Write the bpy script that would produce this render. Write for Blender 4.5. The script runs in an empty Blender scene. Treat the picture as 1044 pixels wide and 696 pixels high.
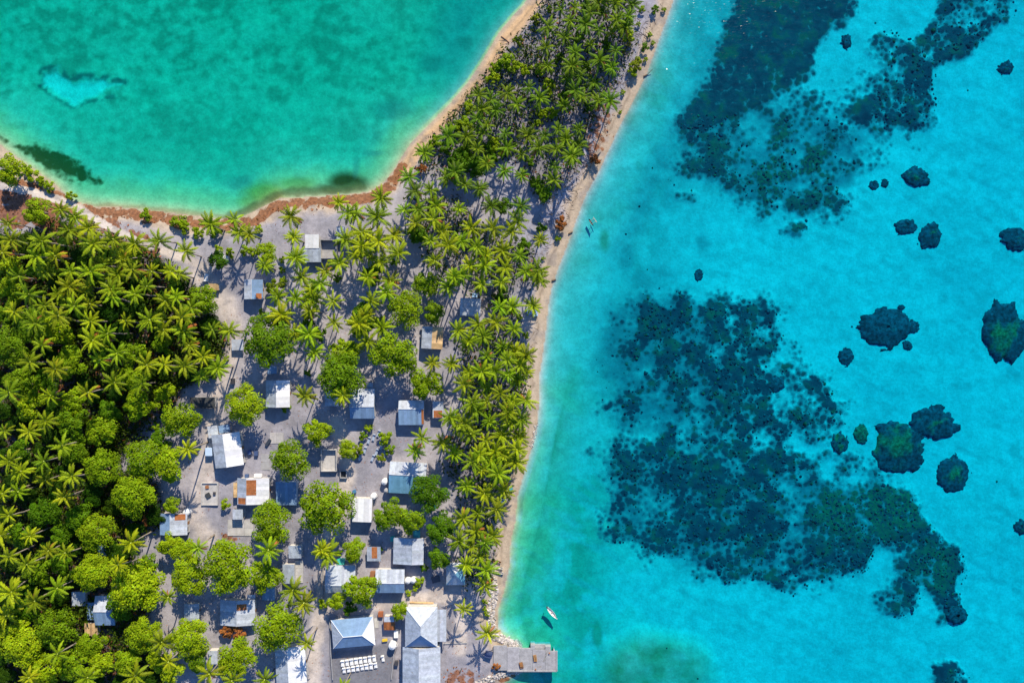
import bpy, math, random
import numpy as np
from mathutils import Vector, Matrix
R = math.radians
rng = random.Random(7)
nrng = np.random.default_rng(11)
scene = bpy.context.scene
COL = scene.collection

# ------------------------------------------------------------------ camera, world, sun, exposure
S = 0.30            # metres per photo pixel at water level
H = 208.0           # drone height
CX, CY = 522.0, 348.0
cam_d = bpy.data.cameras.new('camera'); cam = bpy.data.objects.new('camera', cam_d); COL.objects.link(cam)
cam.location = (0, 0, H); cam.rotation_euler = (0, 0, 0)
cam_d.sensor_width = 36.0
cam_d.lens = 36.0 * H / (1044 * S)
cam_d.clip_end = 6000; cam_d.clip_start = 0.5
scene.camera = cam

SUN_EL = R(32.0)
SUN_AZ = R(17.0)     # clockwise from +y (photo's up)
world = bpy.data.worlds.new('World'); scene.world = world; world.use_nodes = True
wn = world.node_tree.nodes; wl = world.node_tree.links
wn.clear()
wo = wn.new('ShaderNodeOutputWorld'); wb = wn.new('ShaderNodeBackground'); ws = wn.new('ShaderNodeTexSky')
ws.sky_type = 'NISHITA'; ws.sun_disc = False; ws.sun_elevation = SUN_EL; ws.sun_rotation = SUN_AZ
ws.air_density = 1.0; ws.dust_density = 0.1; ws.ozone_density = 9.0
wb.inputs[1].default_value = 0.12
wl.new(ws.outputs[0], wb.inputs[0]); wl.new(wb.outputs[0], wo.inputs[0])
sd = bpy.data.lights.new('sun', 'SUN'); sd.energy = 4.9; sd.angle = R(0.5); sd.color = (1.0, 0.88, 0.68)
sun = bpy.data.objects.new('sun', sd); COL.objects.link(sun)
to_sun = Vector((math.sin(SUN_AZ) * math.cos(SUN_EL), math.cos(SUN_AZ) * math.cos(SUN_EL), math.sin(SUN_EL)))
sun.rotation_euler = to_sun.to_track_quat('Z', 'Y').to_euler()
sun.location = (30, 100, 120)
scene.view_settings.view_transform = 'Standard'; scene.view_settings.look = 'None'
scene.view_settings.exposure = 0.55; scene.view_settings.gamma = 1.0
scene.view_settings.use_curve_mapping = False
scene.render.engine = 'CYCLES'
cy = scene.cycles
cy.use_denoising = True
cy.max_bounces = 6; cy.diffuse_bounces = 2; cy.glossy_bounces = 2; cy.transmission_bounces = 2
cy.transparent_max_bounces = 10; cy.volume_bounces = 0
cy.caustics_reflective = False; cy.caustics_refractive = False
cy.sample_clamp_indirect = 4.0; cy.sample_clamp_direct = 6.0

# ------------------------------------------------------------------ helpers
def PX(px, py, z=0.0):
    k = S * (H - z) / H
    return ((px - CX) * k, (CY - py) * k)

def tag(o, label=None, cat=None, group=None, kind=None):
    if label: o['label'] = label
    if cat: o['category'] = cat
    if group: o['group'] = group
    if kind: o['kind'] = kind
    return o

def empty(name, loc, rz=0.0):
    o = bpy.data.objects.new(name, None); COL.objects.link(o)
    o.location = loc; o.rotation_euler = (0, 0, rz); o.empty_display_size = 0.5
    return o

def link(name, me, parent=None, loc=(0, 0, 0), rot=(0, 0, 0), scale=(1, 1, 1)):
    o = bpy.data.objects.new(name, me); COL.objects.link(o)
    o.parent = parent; o.location = loc; o.rotation_euler = rot; o.scale = scale
    return o

class MB:
    """collects geometry for one mesh object, with an optional colour per face"""
    def __init__(s): s.v = []; s.f = []; s.c = []
    def face(s, pts, c=(1, 1, 1)):
        b = len(s.v); s.v += [tuple(p) for p in pts]; s.f.append(tuple(range(b, b + len(pts)))); s.c.append(c)
    def hexa(s, p, c=(1, 1, 1)):
        b = len(s.v); s.v += [tuple(q) for q in p]
        for q in ((3, 2, 1, 0), (4, 5, 6, 7), (0, 1, 5, 4), (1, 2, 6, 5), (2, 3, 7, 6), (3, 0, 4, 7)):
            s.f.append(tuple(b + i for i in q)); s.c.append(c)
    def box(s, x0, x1, y0, y1, z0, z1, c=(1, 1, 1)):
        s.hexa([(x0, y0, z0), (x1, y0, z0), (x1, y1, z0), (x0, y1, z0), (x0, y0, z1), (x1, y0, z1), (x1, y1, z1), (x0, y1, z1)], c)
    def slab(s, q, t, c=(1, 1, 1)):
        """quad q (4 points, counter-clockwise from above) thickened downward by t"""
        s.hexa([(p[0], p[1], p[2] - t) for p in q] + [tuple(p) for p in q], c)
    def tube(s, path, rad, n=8, c=(1, 1, 1), cap=True):
        b = len(s.v); m = len(path)
        for i, p in enumerate(path):
            p = Vector(p)
            d = (Vector(path[min(i + 1, m - 1)]) - Vector(path[max(i - 1, 0)])).normalized()
            a = d.cross(Vector((0, 0, 1)))
            if a.length < 1e-3: a = Vector((1, 0, 0))
            a.normalize(); e = d.cross(a)
            for k in range(n):
                t = 2 * math.pi * k / n
                s.v.append(tuple(p + (a * math.cos(t) + e * math.sin(t)) * rad[i]))
        for i in range(m - 1):
            for k in range(n):
                k2 = (k + 1) % n
                s.f.append((b + i * n + k, b + (i + 1) * n + k, b + (i + 1) * n + k2, b + i * n + k2)); s.c.append(c)
        if cap:
            s.f.append(tuple(b + k for k in range(n))); s.c.append(c)
            s.f.append(tuple(b + (m - 1) * n + k for k in reversed(range(n)))); s.c.append(c)
    def lathe(s, prof, n=16, cx=0, cy=0, c=(1, 1, 1)):
        b = len(s.v); m = len(prof)
        for r, z in prof:
            for k in range(n):
                t = 2 * math.pi * k / n; s.v.append((cx + r * math.cos(t), cy + r * math.sin(t), z))
        for i in range(m - 1):
            for k in range(n):
                k2 = (k + 1) % n
                s.f.append((b + i * n + k, b + i * n + k2, b + (i + 1) * n + k2, b + (i + 1) * n + k)); s.c.append(c)
        s.f.append(tuple(b + (m - 1) * n + k for k in range(n))); s.c.append(c)
        s.f.append(tuple(b + k for k in reversed(range(n)))); s.c.append(c)
    def mesh(s, name, mat, smooth=False):
        me = bpy.data.meshes.new(name); me.from_pydata(s.v, [], s.f)
        a = me.color_attributes.new('Col', 'FLOAT_COLOR', 'CORNER')
        lc = []
        for f, c in zip(s.f, s.c): lc += [c[0], c[1], c[2], 1.0] * len(f)
        a.data.foreach_set('color', lc)
        me.materials.append(mat)
        if smooth: me.polygons.foreach_set('use_smooth', [True] * len(me.polygons))
        me.update(); return me
    def obj(s, name, mat, parent=None, loc=(0, 0, 0), rot=(0, 0, 0), smooth=False):
        return link(name, s.mesh(name, mat, smooth), parent, loc, rot)

# numpy value noise
def vnoise(x, y, seed=0):
    rs = np.random.default_rng(seed); g = rs.random((128, 128)).astype(np.float32)
    xi = np.floor(x).astype(int); yi = np.floor(y).astype(int)
    fx = x - xi; fy = y - yi; fx = fx * fx * (3 - 2 * fx); fy = fy * fy * (3 - 2 * fy)
    a = g[xi % 128, yi % 128]; b = g[(xi + 1) % 128, yi % 128]; c = g[xi % 128, (yi + 1) % 128]; d = g[(xi + 1) % 128, (yi + 1) % 128]
    return (a * (1 - fx) + b * fx) * (1 - fy) + (c * (1 - fx) + d * fx) * fy
def fbm(x, y, sc, seed=0, oc=4):
    t = 0; amp = 1; tot = 0
    for i in range(oc):
        t = t + amp * vnoise(x / sc * 2 ** i + 17.3 * i, y / sc * 2 ** i + 5.1 * i, seed + i); tot += amp; amp *= 0.5
    return t / tot
def sstep(a, b, x):
    t = np.clip((x - a) / (b - a), 0, 1); return t * t * (3 - 2 * t)
def seg_dist(X, Y, pts, closed=False):
    d = np.full(X.shape, 1e9); n = len(pts)
    for i in range(n if closed else n - 1):
        ax, ay = pts[i]; bx, by = pts[(i + 1) % n]; vx, vy = bx - ax, by - ay
        L = vx * vx + vy * vy + 1e-9
        t = np.clip(((X - ax) * vx + (Y - ay) * vy) / L, 0, 1)
        d = np.minimum(d, (X - ax - t * vx) ** 2 + (Y - ay - t * vy) ** 2)
    return np.sqrt(d)
def inside(X, Y, pts):
    r = np.zeros(X.shape, bool); n = len(pts); j = n - 1
    for i in range(n):
        xi, yi = pts[i]; xj, yj = pts[j]
        c = ((yi > Y) != (yj > Y)) & (X < (xj - xi) * (Y - yi) / (yj - yi + 1e-12) + xi)
        r ^= c; j = i
    return r

# ------------------------------------------------------------------ materials
def new_mat(name):
    m = bpy.data.materials.new(name); m.use_nodes = True; nt = m.node_tree
    for n in list(nt.nodes):
        if n.type != 'OUTPUT_MATERIAL': nt.nodes.remove(n)
    return m, nt.nodes, nt.links, [n for n in nt.nodes if n.type == 'OUTPUT_MATERIAL'][0]
def N(nodes, t, **kw):
    n = nodes.new(t)
    for k, v in kw.items(): setattr(n, k, v)
    return n
def mixc(nodes, links, fac, a, b, mode='MIX'):
    n = nodes.new('ShaderNodeMix'); n.data_type = 'RGBA'; n.blend_type = mode
    for s, v in ((0, fac), (6, a), (7, b)):
        if isinstance(v, (int, float)): n.inputs[s].default_value = v
        elif isinstance(v, tuple): n.inputs[s].default_value = (*v, 1)
        else: links.new(v, n.inputs[s])
    return n.outputs[2]
def mth(nodes, links, op, a, b=None, c=None):
    n = nodes.new('ShaderNodeMath'); n.operation = op
    for i, v in enumerate((a, b, c)):
        if v is None: continue
        if isinstance(v, (int, float)): n.inputs[i].default_value = v
        else: links.new(v, n.inputs[i])
    return n.outputs[0]
def maprange(nodes, links, v, a, b, c=0.0, d=1.0):
    n = nodes.new('ShaderNodeMapRange'); n.interpolation_type = 'SMOOTHSTEP'
    links.new(v, n.inputs[0])
    for i, q in zip((1, 2, 3, 4), (a, b, c, d)): n.inputs[i].default_value = q
    return n.outputs[0]
def noise(nodes, links, vec, scale, detail=3, rough=0.55):
    n = nodes.new('ShaderNodeTexNoise'); n.inputs['Scale'].default_value = scale
    n.inputs['Detail'].default_value = detail; n.inputs['Roughness'].default_value = rough
    if vec is not None: links.new(vec, n.inputs['Vector'])
    return n.outputs[0]

def surf_mat(name, col, rough=0.7, var=0.25, scale=1.2, metallic=0.0, spec=0.3, streak=None, stain=None, bump=0.0):
    """painted / weathered surface: base colour x face tint x two noises, optional stains"""
    m, n, l, out = new_mat(name)
    p = n.new('ShaderNodeBsdfPrincipled'); l.new(p.outputs[0], out.inputs[0])
    g = n.new('ShaderNodeNewGeometry'); at = N(n, 'ShaderNodeAttribute', attribute_name='Col')
    base = mixc(n, l, 1.0, col, at.outputs[0], 'MULTIPLY')
    a = noise(n, l, g.outputs['Position'], scale, 4); b = noise(n, l, g.outputs['Position'], scale * 5.3, 3)
    s = mth(n, l, 'ADD', mth(n, l, 'MULTIPLY', a, 0.6), mth(n, l, 'MULTIPLY', b, 0.4))
    k = maprange(n, l, s, 0.3, 0.7, 1 - var, 1 + var)
    vm = n.new('ShaderNodeVectorMath'); vm.operation = 'SCALE'; l.new(base, vm.inputs[0]); l.new(k, vm.inputs['Scale'])
    c = vm.outputs[0]
    if stain:
        sc, thr, scol = stain
        st = noise(n, l, g.outputs['Position'], sc, 5, 0.65)
        c = mixc(n, l, maprange(n, l, st, thr, thr + 0.13), c, scol)
    l.new(c, p.inputs['Base Color'])
    p.inputs['Roughness'].default_value = rough; p.inputs['Metallic'].default_value = metallic
    p.inputs['Specular IOR Level'].default_value = spec
    if bump:
        bp = n.new('ShaderNodeBump'); bp.inputs['Strength'].default_value = bump; bp.inputs['Distance'].default_value = 0.05
        l.new(b, bp.inputs['Height']); l.new(bp.outputs[0], p.inputs['Normal'])
    return m

def leaf_mat(name, ca, cb, trans=0.28, rough=0.5, tip=None):
    m, n, l, out = new_mat(name)
    p = n.new('ShaderNodeBsdfPrincipled'); t = n.new('ShaderNodeBsdfTranslucent'); mx = n.new('ShaderNodeMixShader')
    oi = n.new('ShaderNodeObjectInfo'); at = N(n, 'ShaderNodeAttribute', attribute_name='Col')
    g = n.new('ShaderNodeNewGeometry')
    nz = noise(n, l, g.outputs['Position'], 0.5, 3)
    f = mth(n, l, 'ADD', mth(n, l, 'MULTIPLY', oi.outputs['Random'], 0.6), mth(n, l, 'MULTIPLY', nz, 0.5))
    c = mixc(n, l, f, ca, cb)
    c = mixc(n, l, 1.0, c, at.outputs[0], 'MULTIPLY')
    c = mixc(n, l, 1.0, c, oi.outputs['Color'], 'MULTIPLY')
    l.new(c, p.inputs['Base Color']); p.inputs['Roughness'].default_value = rough; p.inputs['Specular IOR Level'].default_value = 0.08
    c2 = mixc(n, l, 1.0, c, (1.25, 1.15, 0.5), 'MULTIPLY'); l.new(c2, t.inputs[0])
    mx.inputs[0].default_value = trans
    l.new(p.outputs[0], mx.inputs[1]); l.new(t.outputs[0], mx.inputs[2]); l.new(mx.outputs[0], out.inputs[0])
    return m

M = {}
M['frond'] = leaf_mat('palm_frond', (0.13, 0.23, 0.004), (0.34, 0.44, 0.010), 0.14)
M['leaf'] = leaf_mat('broad_leaf', (0.10, 0.20, 0.004), (0.26, 0.37, 0.006), 0.20)
M['under'] = leaf_mat('undergrowth_leaf', (0.012, 0.032, 0.002), (0.045, 0.08, 0.004), 0.10)  # leaf colour lowered to paint the shade of the forest gaps
M['dry'] = leaf_mat('dry_leaf', (0.20, 0.07, 0.02), (0.36, 0.14, 0.04), 0.1, 0.8)
M['bark'] = surf_mat('palm_bark', (0.26, 0.22, 0.18), 0.9, 0.3, 2.0, bump=0.4)
M['wood'] = surf_mat('weathered_wood', (0.28, 0.22, 0.17), 0.85, 0.35, 2.0)
M['white_roof'] = surf_mat('white_roof_sheet', (0.47, 0.52, 0.60), 0.5, 0.24, 1.1, 0.0, 0.4, stain=(0.7, 0.60, (0.46, 0.43, 0.42)))
M['bright_roof'] = surf_mat('bright_white_roof_sheet', (0.74, 0.76, 0.80), 0.5, 0.12, 1.1, 0.0, 0.4, stain=(0.7, 0.63, (0.52, 0.50, 0.48)))
M['metal_roof'] = surf_mat('galvanised_roof_sheet', (0.40, 0.46, 0.55), 0.5, 0.28, 1.0, 0.1, 0.5, stain=(0.8, 0.62, (0.30, 0.27, 0.26)))
M['blue_roof'] = surf_mat('blue_and_shade_roof_sheet', (0.20, 0.32, 0.50), 0.5, 0.16, 0.8, 0.0, 0.4, stain=(0.9, 0.68, (0.34, 0.36, 0.38)))  # blue sheets; on lower slopes the blue is sky-lit shade put into colour
M['teal_roof'] = surf_mat('teal_roof_sheet', (0.13, 0.31, 0.46), 0.5, 0.16, 0.8, 0.0, 0.4)
M['rust_roof'] = surf_mat('rusty_roof_sheet', (0.36, 0.13, 0.045), 0.85, 0.3, 1.4, stain=(1.5, 0.60, (0.50, 0.34, 0.20)))
M['tan_roof'] = surf_mat('tan_rusty_roof_sheet', (0.55, 0.38, 0.20), 0.8, 0.25, 1.2, stain=(1.3, 0.58, (0.33, 0.15, 0.06)))
M['dark_roof'] = surf_mat('dark_tarred_roof', (0.05, 0.055, 0.06), 0.8, 0.3, 1.0)
M['wall'] = surf_mat('painted_wall', (0.52, 0.50, 0.47), 0.8, 0.2, 1.0, stain=(0.9, 0.62, (0.33, 0.29, 0.25)))
M['blue_wall'] = surf_mat('blue_painted_wall', (0.28, 0.38, 0.50), 0.8, 0.2, 1.0)
M['concrete'] = surf_mat('weathered_concrete', (0.33, 0.33, 0.35), 0.9, 0.22, 0.8, stain=(0.5, 0.60, (0.28, 0.25, 0.22)), bump=0.3)
M['pale_concrete'] = surf_mat('pale_concrete', (0.45, 0.44, 0.44), 0.9, 0.2, 0.8, stain=(0.6, 0.63, (0.42, 0.37, 0.32)), bump=0.3)
M['door'] = surf_mat('wooden_door', (0.30, 0.15, 0.06), 0.7, 0.2, 2.0)
M['glass'] = surf_mat('window_glass', (0.03, 0.04, 0.05), 0.15, 0.1, 1.0, spec=0.6)
M['tank'] = surf_mat('white_tank_plastic', (0.72, 0.74, 0.76), 0.4, 0.08, 1.0, spec=0.5)
M['rock'] = surf_mat('coral_rock', (0.52, 0.49, 0.46), 0.95, 0.3, 1.3, bump=0.5)
M['paint'] = surf_mat('plain_paint', (1, 1, 1), 0.55, 0.12, 1.5, spec=0.4)
M['coral'] = surf_mat('living_coral', (1, 1, 1), 1.0, 0.75, 1.1, spec=0.0)

# ------------------------------------------------------------------ terrain (one sheet: island, beaches and sea floor)
LAG = [(-4000, -600), (-400, 20), (-60, 118), (-20, 136), (0, 147), (10, 155), (25, 166), (40, 176), (55, 187), (66, 197), (76, 205), (95, 210), (120, 211), (150, 214), (175, 217), (200, 220),
       (225, 223), (245, 222), (262, 214), (275, 207), (285, 202), (310, 201), (340, 199), (356, 198), (373, 196), (385, 190), (395, 182), (402, 172), (409, 161), (418, 147), (433, 131), (447, 117),
       (461, 103), (478, 83), (492, 62), (509, 33), (521, 19), (533, 6), (545, -10), (600, -90), (1400, -1100), (3000, -3600)]
SEA = [(3400, -3600), (1600, -1150), (760, -130), (700, -35), (686, 2), (680, 19), (672, 40), (660, 74), (646, 102), (631, 131), (621, 152), (610, 176), (598, 197), (592, 212), (586, 229), (578, 251),
       (569, 274), (562, 294), (559, 313), (557, 332), (553, 364), (550, 382), (550, 406), (548, 430), (542, 456), (533, 487), (528, 504), (525, 533), (521, 549), (519, 578), (514, 602), (508, 621), (507, 638),
       (513, 648), (524, 656), (529, 664), (529, 682), (517, 693), (500, 706), (470, 760), (400, 900), (-200, 2200), (-1500, 4200)]
LAND = LAG + SEA + [(-4200, 4200)]

def axis(a, b, step, far, n=44):
    core = np.arange(a, b + 0.01, step)
    g = np.cumsum(np.geomspace(step * 1.3, 1.0, n)); e = np.geomspace(3, far, n)
    return np.concatenate([(a - e)[::-1], core, b + e])
gx = axis(-36, 1080, 1.5, 3300); gy = axis(-36, 732, 1.5, 3300)
nx, ny = len(gx), len(gy)
X, Y = np.meshgrid(gx, gy)            # photo pixel coordinates
X = X.astype(np.float64); Y = Y.astype(np.float64)
land = inside(X, Y, LAND)
dl = seg_dist(X, Y, LAG) * S; ds = seg_dist(X, Y, SEA) * S
dsh = np.minimum(dl, ds)
lagoon = (~land) & (dl < ds)
sea = (~land) & (~lagoon)
n1 = fbm(X, Y, 60, 1); n2 = fbm(X, Y, 14, 5); n3 = fbm(X, Y, 5, 9, 3)

def poly_mask(pts, soft=5.0, rag=0.0, rsc=10, seed=3):
    xs = [p[0] for p in pts]; ys = [p[1] for p in pts]; pad = soft * 2 + rag + 4
    r = np.zeros(X.shape, np.float32)
    ix = np.where((gx > min(xs) - pad) & (gx < max(xs) + pad))[0]; iy = np.where((gy > min(ys) - pad) & (gy < max(ys) + pad))[0]
    if len(ix) == 0 or len(iy) == 0: return r
    sl = (slice(iy[0], iy[-1] + 1), slice(ix[0], ix[-1] + 1))
    x, y = X[sl], Y[sl]
    d = seg_dist(x, y, pts, True); d = np.where(inside(x, y, pts), d, -d)
    if rag: d = d + (fbm(x, y, rsc, seed) - 0.5) * 2 * rag
    r[sl] = sstep(-soft, soft, d); return r
def blob(x0, y0, rx, ry, soft=0.35, seed=2):
    r = np.zeros(X.shape, np.float32)
    pad = 1.6
    ix = np.where((gx > x0 - rx * pad) & (gx < x0 + rx * pad))[0]; iy = np.where((gy > y0 - ry * pad) & (gy < y0 + ry * pad))[0]
    if len(ix) == 0 or len(iy) == 0: return r
    sl = (slice(iy[0], iy[-1] + 1), slice(ix[0], ix[-1] + 1)); x, y = X[sl], Y[sl]
    q = np.sqrt(((x - x0) / rx) ** 2 + ((y - y0) / ry) ** 2) + (fbm(x, y, max(rx, ry), seed, 3) - 0.5) * 0.5
    r[sl] = 1 - sstep(1 - soft, 1 + soft, q); return r
def line_mask(pts, w, soft, rag=0.0, rsc=8, seed=4):
    xs = [p[0] for p in pts]; ys = [p[1] for p in pts]; pad = w + soft * 2 + rag + 4
    r = np.zeros(X.shape, np.float32)
    ix = np.where((gx > min(xs) - pad) & (gx < max(xs) + pad))[0]; iy = np.where((gy > min(ys) - pad) & (gy < max(ys) + pad))[0]
    sl = (slice(iy[0], iy[-1] + 1), slice(ix[0], ix[-1] + 1)); x, y = X[sl], Y[sl]
    d = seg_dist(x, y, pts)
    if rag: d = d + (fbm(x, y, rsc, seed) - 0.5) * 2 * rag
    r[sl] = 1 - sstep(w - soft, w + soft, d); return r
mx = np.maximum

# reefs: (polygon, strength); strength below 1 breaks up into lumps
REEFS = [
 ([(612, 318), (680, 296), (800, 308), (815, 360), (850, 385), (875, 415), (850, 450), (900, 480), (940, 500), (910, 560), (860, 598), (800, 606), (700, 584), (625, 555), (608, 470), (625, 430)], 0.26, 16, 22),
 ([(695, 120), (760, 85), (840, 85), (900, 60), (960, 100), (940, 140), (900, 165), (850, 240), (800, 225), (740, 200), (695, 170)], 0.26, 14, 18),
 ([(752, -36), (872, -36), (880, 10), (868, 22), (850, 20), (838, 45), (835, 76), (815, 84), (798, 90), (790, 104), (765, 112), (745, 124), (712, 132), (703, 150), (700, 120), (722, 80), (738, 40), (748, 0)], 1.25, 9, 8),
 ([(985, -36), (1040, -36), (1038, 15), (1008, 32), (990, 55), (960, 70), (948, 98), (966, 120), (940, 130), (905, 135), (885, 132), (860, 118), (850, 104), (890, 95), (905, 75), (888, 48), (905, 30), (940, 40), (965, 8)], 0.80, 6, 10),
 ([(720, 120), (770, 105), (800, 95), (830, 100), (870, 110), (885, 132), (900, 140), (905, 160), (880, 165), (862, 185), (840, 190), (832, 215), (832, 235), (815, 238), (800, 210), (765, 205), (760, 195), (740, 190), (730, 170), (700, 165), (700, 145)], 0.50, 8, 14),
 ([(860, 100), (890, 92), (950, 85), (960, 100), (950, 125), (905, 135), (880, 130)], 0.85, 5, 10),
 ([(625, 315), (690, 300), (745, 308), (800, 314), (806, 345), (785, 362), (780, 380), (838, 388), (868, 412), (850, 430), (805, 446), (775, 440), (755, 462), (700, 455), (650, 440), (625, 400)], 0.60, 10, 16),
 ([(735, 345), (770, 340), (800, 318), (804, 345), (782, 366), (786, 400), (762, 455), (735, 445), (720, 400), (735, 372)], 0.92, 8, 14),
 ([(800, 395), (845, 390), (868, 412), (850, 425), (828, 440), (808, 444), (790, 425)], 0.72, 5, 12),
 ([(622, 470), (680, 445), (730, 462), (758, 482), (800, 500), (846, 488), (880, 505), (900, 540), (880, 575), (868, 590), (830, 600), (812, 606), (765, 596), (700, 580), (645, 562), (622, 530)], 0.66, 10, 18),
 ([(690, 505), (730, 495), (780, 505), (805, 530), (800, 570), (815, 604), (770, 597), (715, 582), (660, 566), (640, 545), (680, 540)], 0.98, 8, 14),
 ([(820, 540), (852, 500), (882, 500), (900, 492), (930, 497), (948, 515), (955, 540), (985, 560), (994, 585), (982, 605), (985, 632), (968, 636), (962, 610), (944, 600), (938, 618), (925, 640), (905, 632), (903, 608), (918, 588), (924, 568), (905, 560), (890, 575), (868, 590), (840, 580)], 0.95, 6, 12),
 ([(780, 460), (825, 458), (832, 480), (800, 490), (778, 480)], 0.8, 4, 8),
 ([(960, 684), (985, 680), (994, 692), (990, 720), (955, 720)], 0.6, 4, 8),
 ([(700, 150), (716, 150), (720, 175), (708, 170)], 0.8, 3, 8), ([(735, 160), (755, 160), (750, 188), (738, 180)], 0.7, 3, 8), ([(690, 193), (712, 195), (710, 203), (688, 202)], 0.8, 3, 6),
]
reef = np.zeros(X.shape, np.float32)
brk = fbm(X, Y, 17, 41, 5)
brk = np.clip((brk - 0.5) * 2.0 + 0.5, 0, 1); brk2 = fbm(X, Y, 48, 45, 3)
for pts, st, soft, rag in REEFS:
    m = poly_mask(pts, soft, rag, 22, 31)
    k = np.clip(0.24 + 0.66 * st + (brk - 0.5) * 1.0 * min(1, 1.6 - st) + (brk2 - 0.5) * 0.6, 0, 1)
    reef = mx(reef, m * k)
faint = mx(poly_mask([(618, 310), (700, 296), (740, 330), (760, 400), (740, 450), (690, 450), (630, 440), (612, 380)], 16, 10), poly_mask([(625, 470), (700, 450), (790, 480), (870, 500), (900, 560), (820, 598), (700, 580), (630, 540)], 14, 8))
faint = mx(faint, 0.9 * poly_mask([(705, 120), (800, 90), (890, 130), (880, 180), (835, 215), (760, 200), (705, 165)], 14, 10))
faint = mx(faint, 0.5 * poly_mask([(690, 0), (755, -36), (745, 60), (715, 130), (690, 200), (625, 260), (650, 190), (690, 110)], 14, 5))
for (x, y, rx, ry) in ((665, 285, 25, 14), (640, 260, 8, 16), (720, 245, 8, 8), (630, 330, 14, 20), (690, 640, 0.1, 0.1)):
    faint = mx(faint, 0.55 * blob(x, y, rx, ry, 0.5))
green_mound = blob(672, 692, 54, 36, 0.35, 5)
rim = np.clip(blob(670, 684, 70, 50, 0.3, 5) - green_mound, 0, 1)

# depth profiles
depth_sea = np.interp(ds, [0, 1.0, 3, 6, 10, 14, 18, 26, 40, 70, 120, 400, 1000], [0, 0.42, 1.2, 1.75, 2.1, 2.4, 2.75, 3.1, 3.5, 3.8, 4.2, 4.8, 8])
step_ln = seg_dist(X, Y, [(580, 420), (562, 470), (550, 520), (541, 560), (536, 600), (540, 640), (552, 680), (566, 720)])
depth_sea = depth_sea * (0.90 + 0.2 * n1) + 0.12 * (n2 - 0.5)
nspit = sstep(400, 470, X) * sstep(185, 110, Y)
depth_lag = np.interp(dl * (1 + 1.6 * nspit), [0, 1.5, 4, 8, 13, 22, 45, 90, 400], [0, 0.3, 0.8, 1.3, 2.0, 2.5, 2.9, 3.2, 3.6])
depth_lag = depth_lag * (0.85 + 0.35 * n1) + 0.15 * (n2 - 0.5)
z = np.where(lagoon, -depth_lag, -depth_sea)
z = z + np.where(sea, reef * (0.2 + 0.6 * n2 + 0.4 * n3) * np.clip(depth_sea / 4, 0, 1), 0)
z = z + np.where(sea, green_mound * 1.5, 0)
zl = np.interp(dsh, [0, 2.5, 7, 14, 60], [0, 0.35, 1.05, 1.5, 1.75]) + np.clip(dsh / 12, 0, 1) * (n2 - 0.5) * 0.28
z = np.where(land, zl, np.minimum(z, -0.02))
hole = poly_mask([(39, 70), (52, 68), (62, 76), (68, 82), (80, 78), (100, 80), (120, 82), (98, 92), (80, 100), (70, 106), (62, 100), (46, 92), (38, 84)], 4.5, 6, 9)
z = z - hole * 0.25
holerim = np.clip(line_mask([(37, 84), (38, 68), (50, 66), (63, 76), (80, 75), (105, 77), (122, 81)], 4, 2.5, 2) + 0.8 * line_mask([(38, 84), (46, 94), (62, 103), (70, 108), (80, 101), (110, 96)], 2.5, 2, 2) - hole, 0, 1)

FORESTS = [
 [(-60, 242), (25, 240), (48, 232), (66, 224), (95, 238), (125, 246), (165, 262), (190, 285), (200, 300), (215, 320), (238, 340), (225, 380), (190, 395), (180, 420), (150, 440), (120, 480), (165, 490), (170, 530), (130, 560), (165, 590), (150, 640), (175, 690), (170, 760), (-60, 760)],
 [(440, 150), (480, 90), (510, 60), (540, 20), (570, -36), (650, -36), (645, 40), (628, 90), (600, 140), (585, 175), (560, 205), (520, 170), (500, 165), (470, 185), (430, 175)],
 [(415, 205), (470, 200), (500, 240), (540, 250), (550, 280), (520, 300), (535, 370), (540, 420), (528, 470), (510, 530), (492, 600), (470, 590), (475, 530), (455, 470), (465, 430), (480, 400), (470, 350), (500, 320), (470, 290), (440, 270), (425, 240)],
]
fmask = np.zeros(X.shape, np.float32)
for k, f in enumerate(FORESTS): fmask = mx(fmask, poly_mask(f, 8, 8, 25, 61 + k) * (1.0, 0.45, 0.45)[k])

# base albedo per vertex
def C(*c): return np.array(c, np.float32)
def lay(col, mask, c): return col * (1 - mask[..., None]) + C(*c) * mask[..., None]
col = np.zeros(X.shape + (3,), np.float32) + C(0.375, 0.355, 0.385)
col = lay(col, sstep(0.35, 0.65, n1), (0.285, 0.28, 0.325))
beach = np.where(land, 1 - sstep(3.2, 6.5, dsh + (n2 - 0.5) * 4), 0).astype(np.float32)
col = lay(col, beach, (0.47, 0.38, 0.29))
warm = land * sstep(0.5, 0.2, np.abs(dl - 3.2) / 6) * poly_mask([(380, 200), (395, 170), (470, 80), (540, -10), (560, 10), (480, 100), (420, 175)], 5)
col = lay(col, (warm * 0.75).astype(np.float32), (0.62, 0.40, 0.21))
strip = poly_mask([(440, 160), (560, -36), (720, -36), (640, 130), (560, 260), (520, 250), (500, 190)], 10, 10)
col = lay(col, strip * (1 - beach) * 0.8, (0.33, 0.33, 0.40))  # spit sand: shade between the palms painted in as a bluish tone
path = mx(line_mask([(-40, 184), (0, 190), (30, 195), (57, 203), (72, 208), (95, 222), (120, 236), (140, 245), (160, 253), (185, 262), (215, 275)], 4.2, 1.5, 1),
          0.9 * mx(line_mask([(322, 740), (322, 660), (330, 610), (333, 560), (348, 520), (356, 480), (345, 430)], 7, 4, 3), line_mask([(332, 616), (380, 616), (440, 606), (470, 612), (470, 660)], 6, 4, 3)))
path = mx(path, 0.8 * line_mask([(205, 280), (235, 310), (240, 350), (225, 400), (215, 480), (200, 520), (215, 545)], 9, 5, 4))
col = lay(col, path * 0.9, (0.58, 0.51, 0.46))
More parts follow.
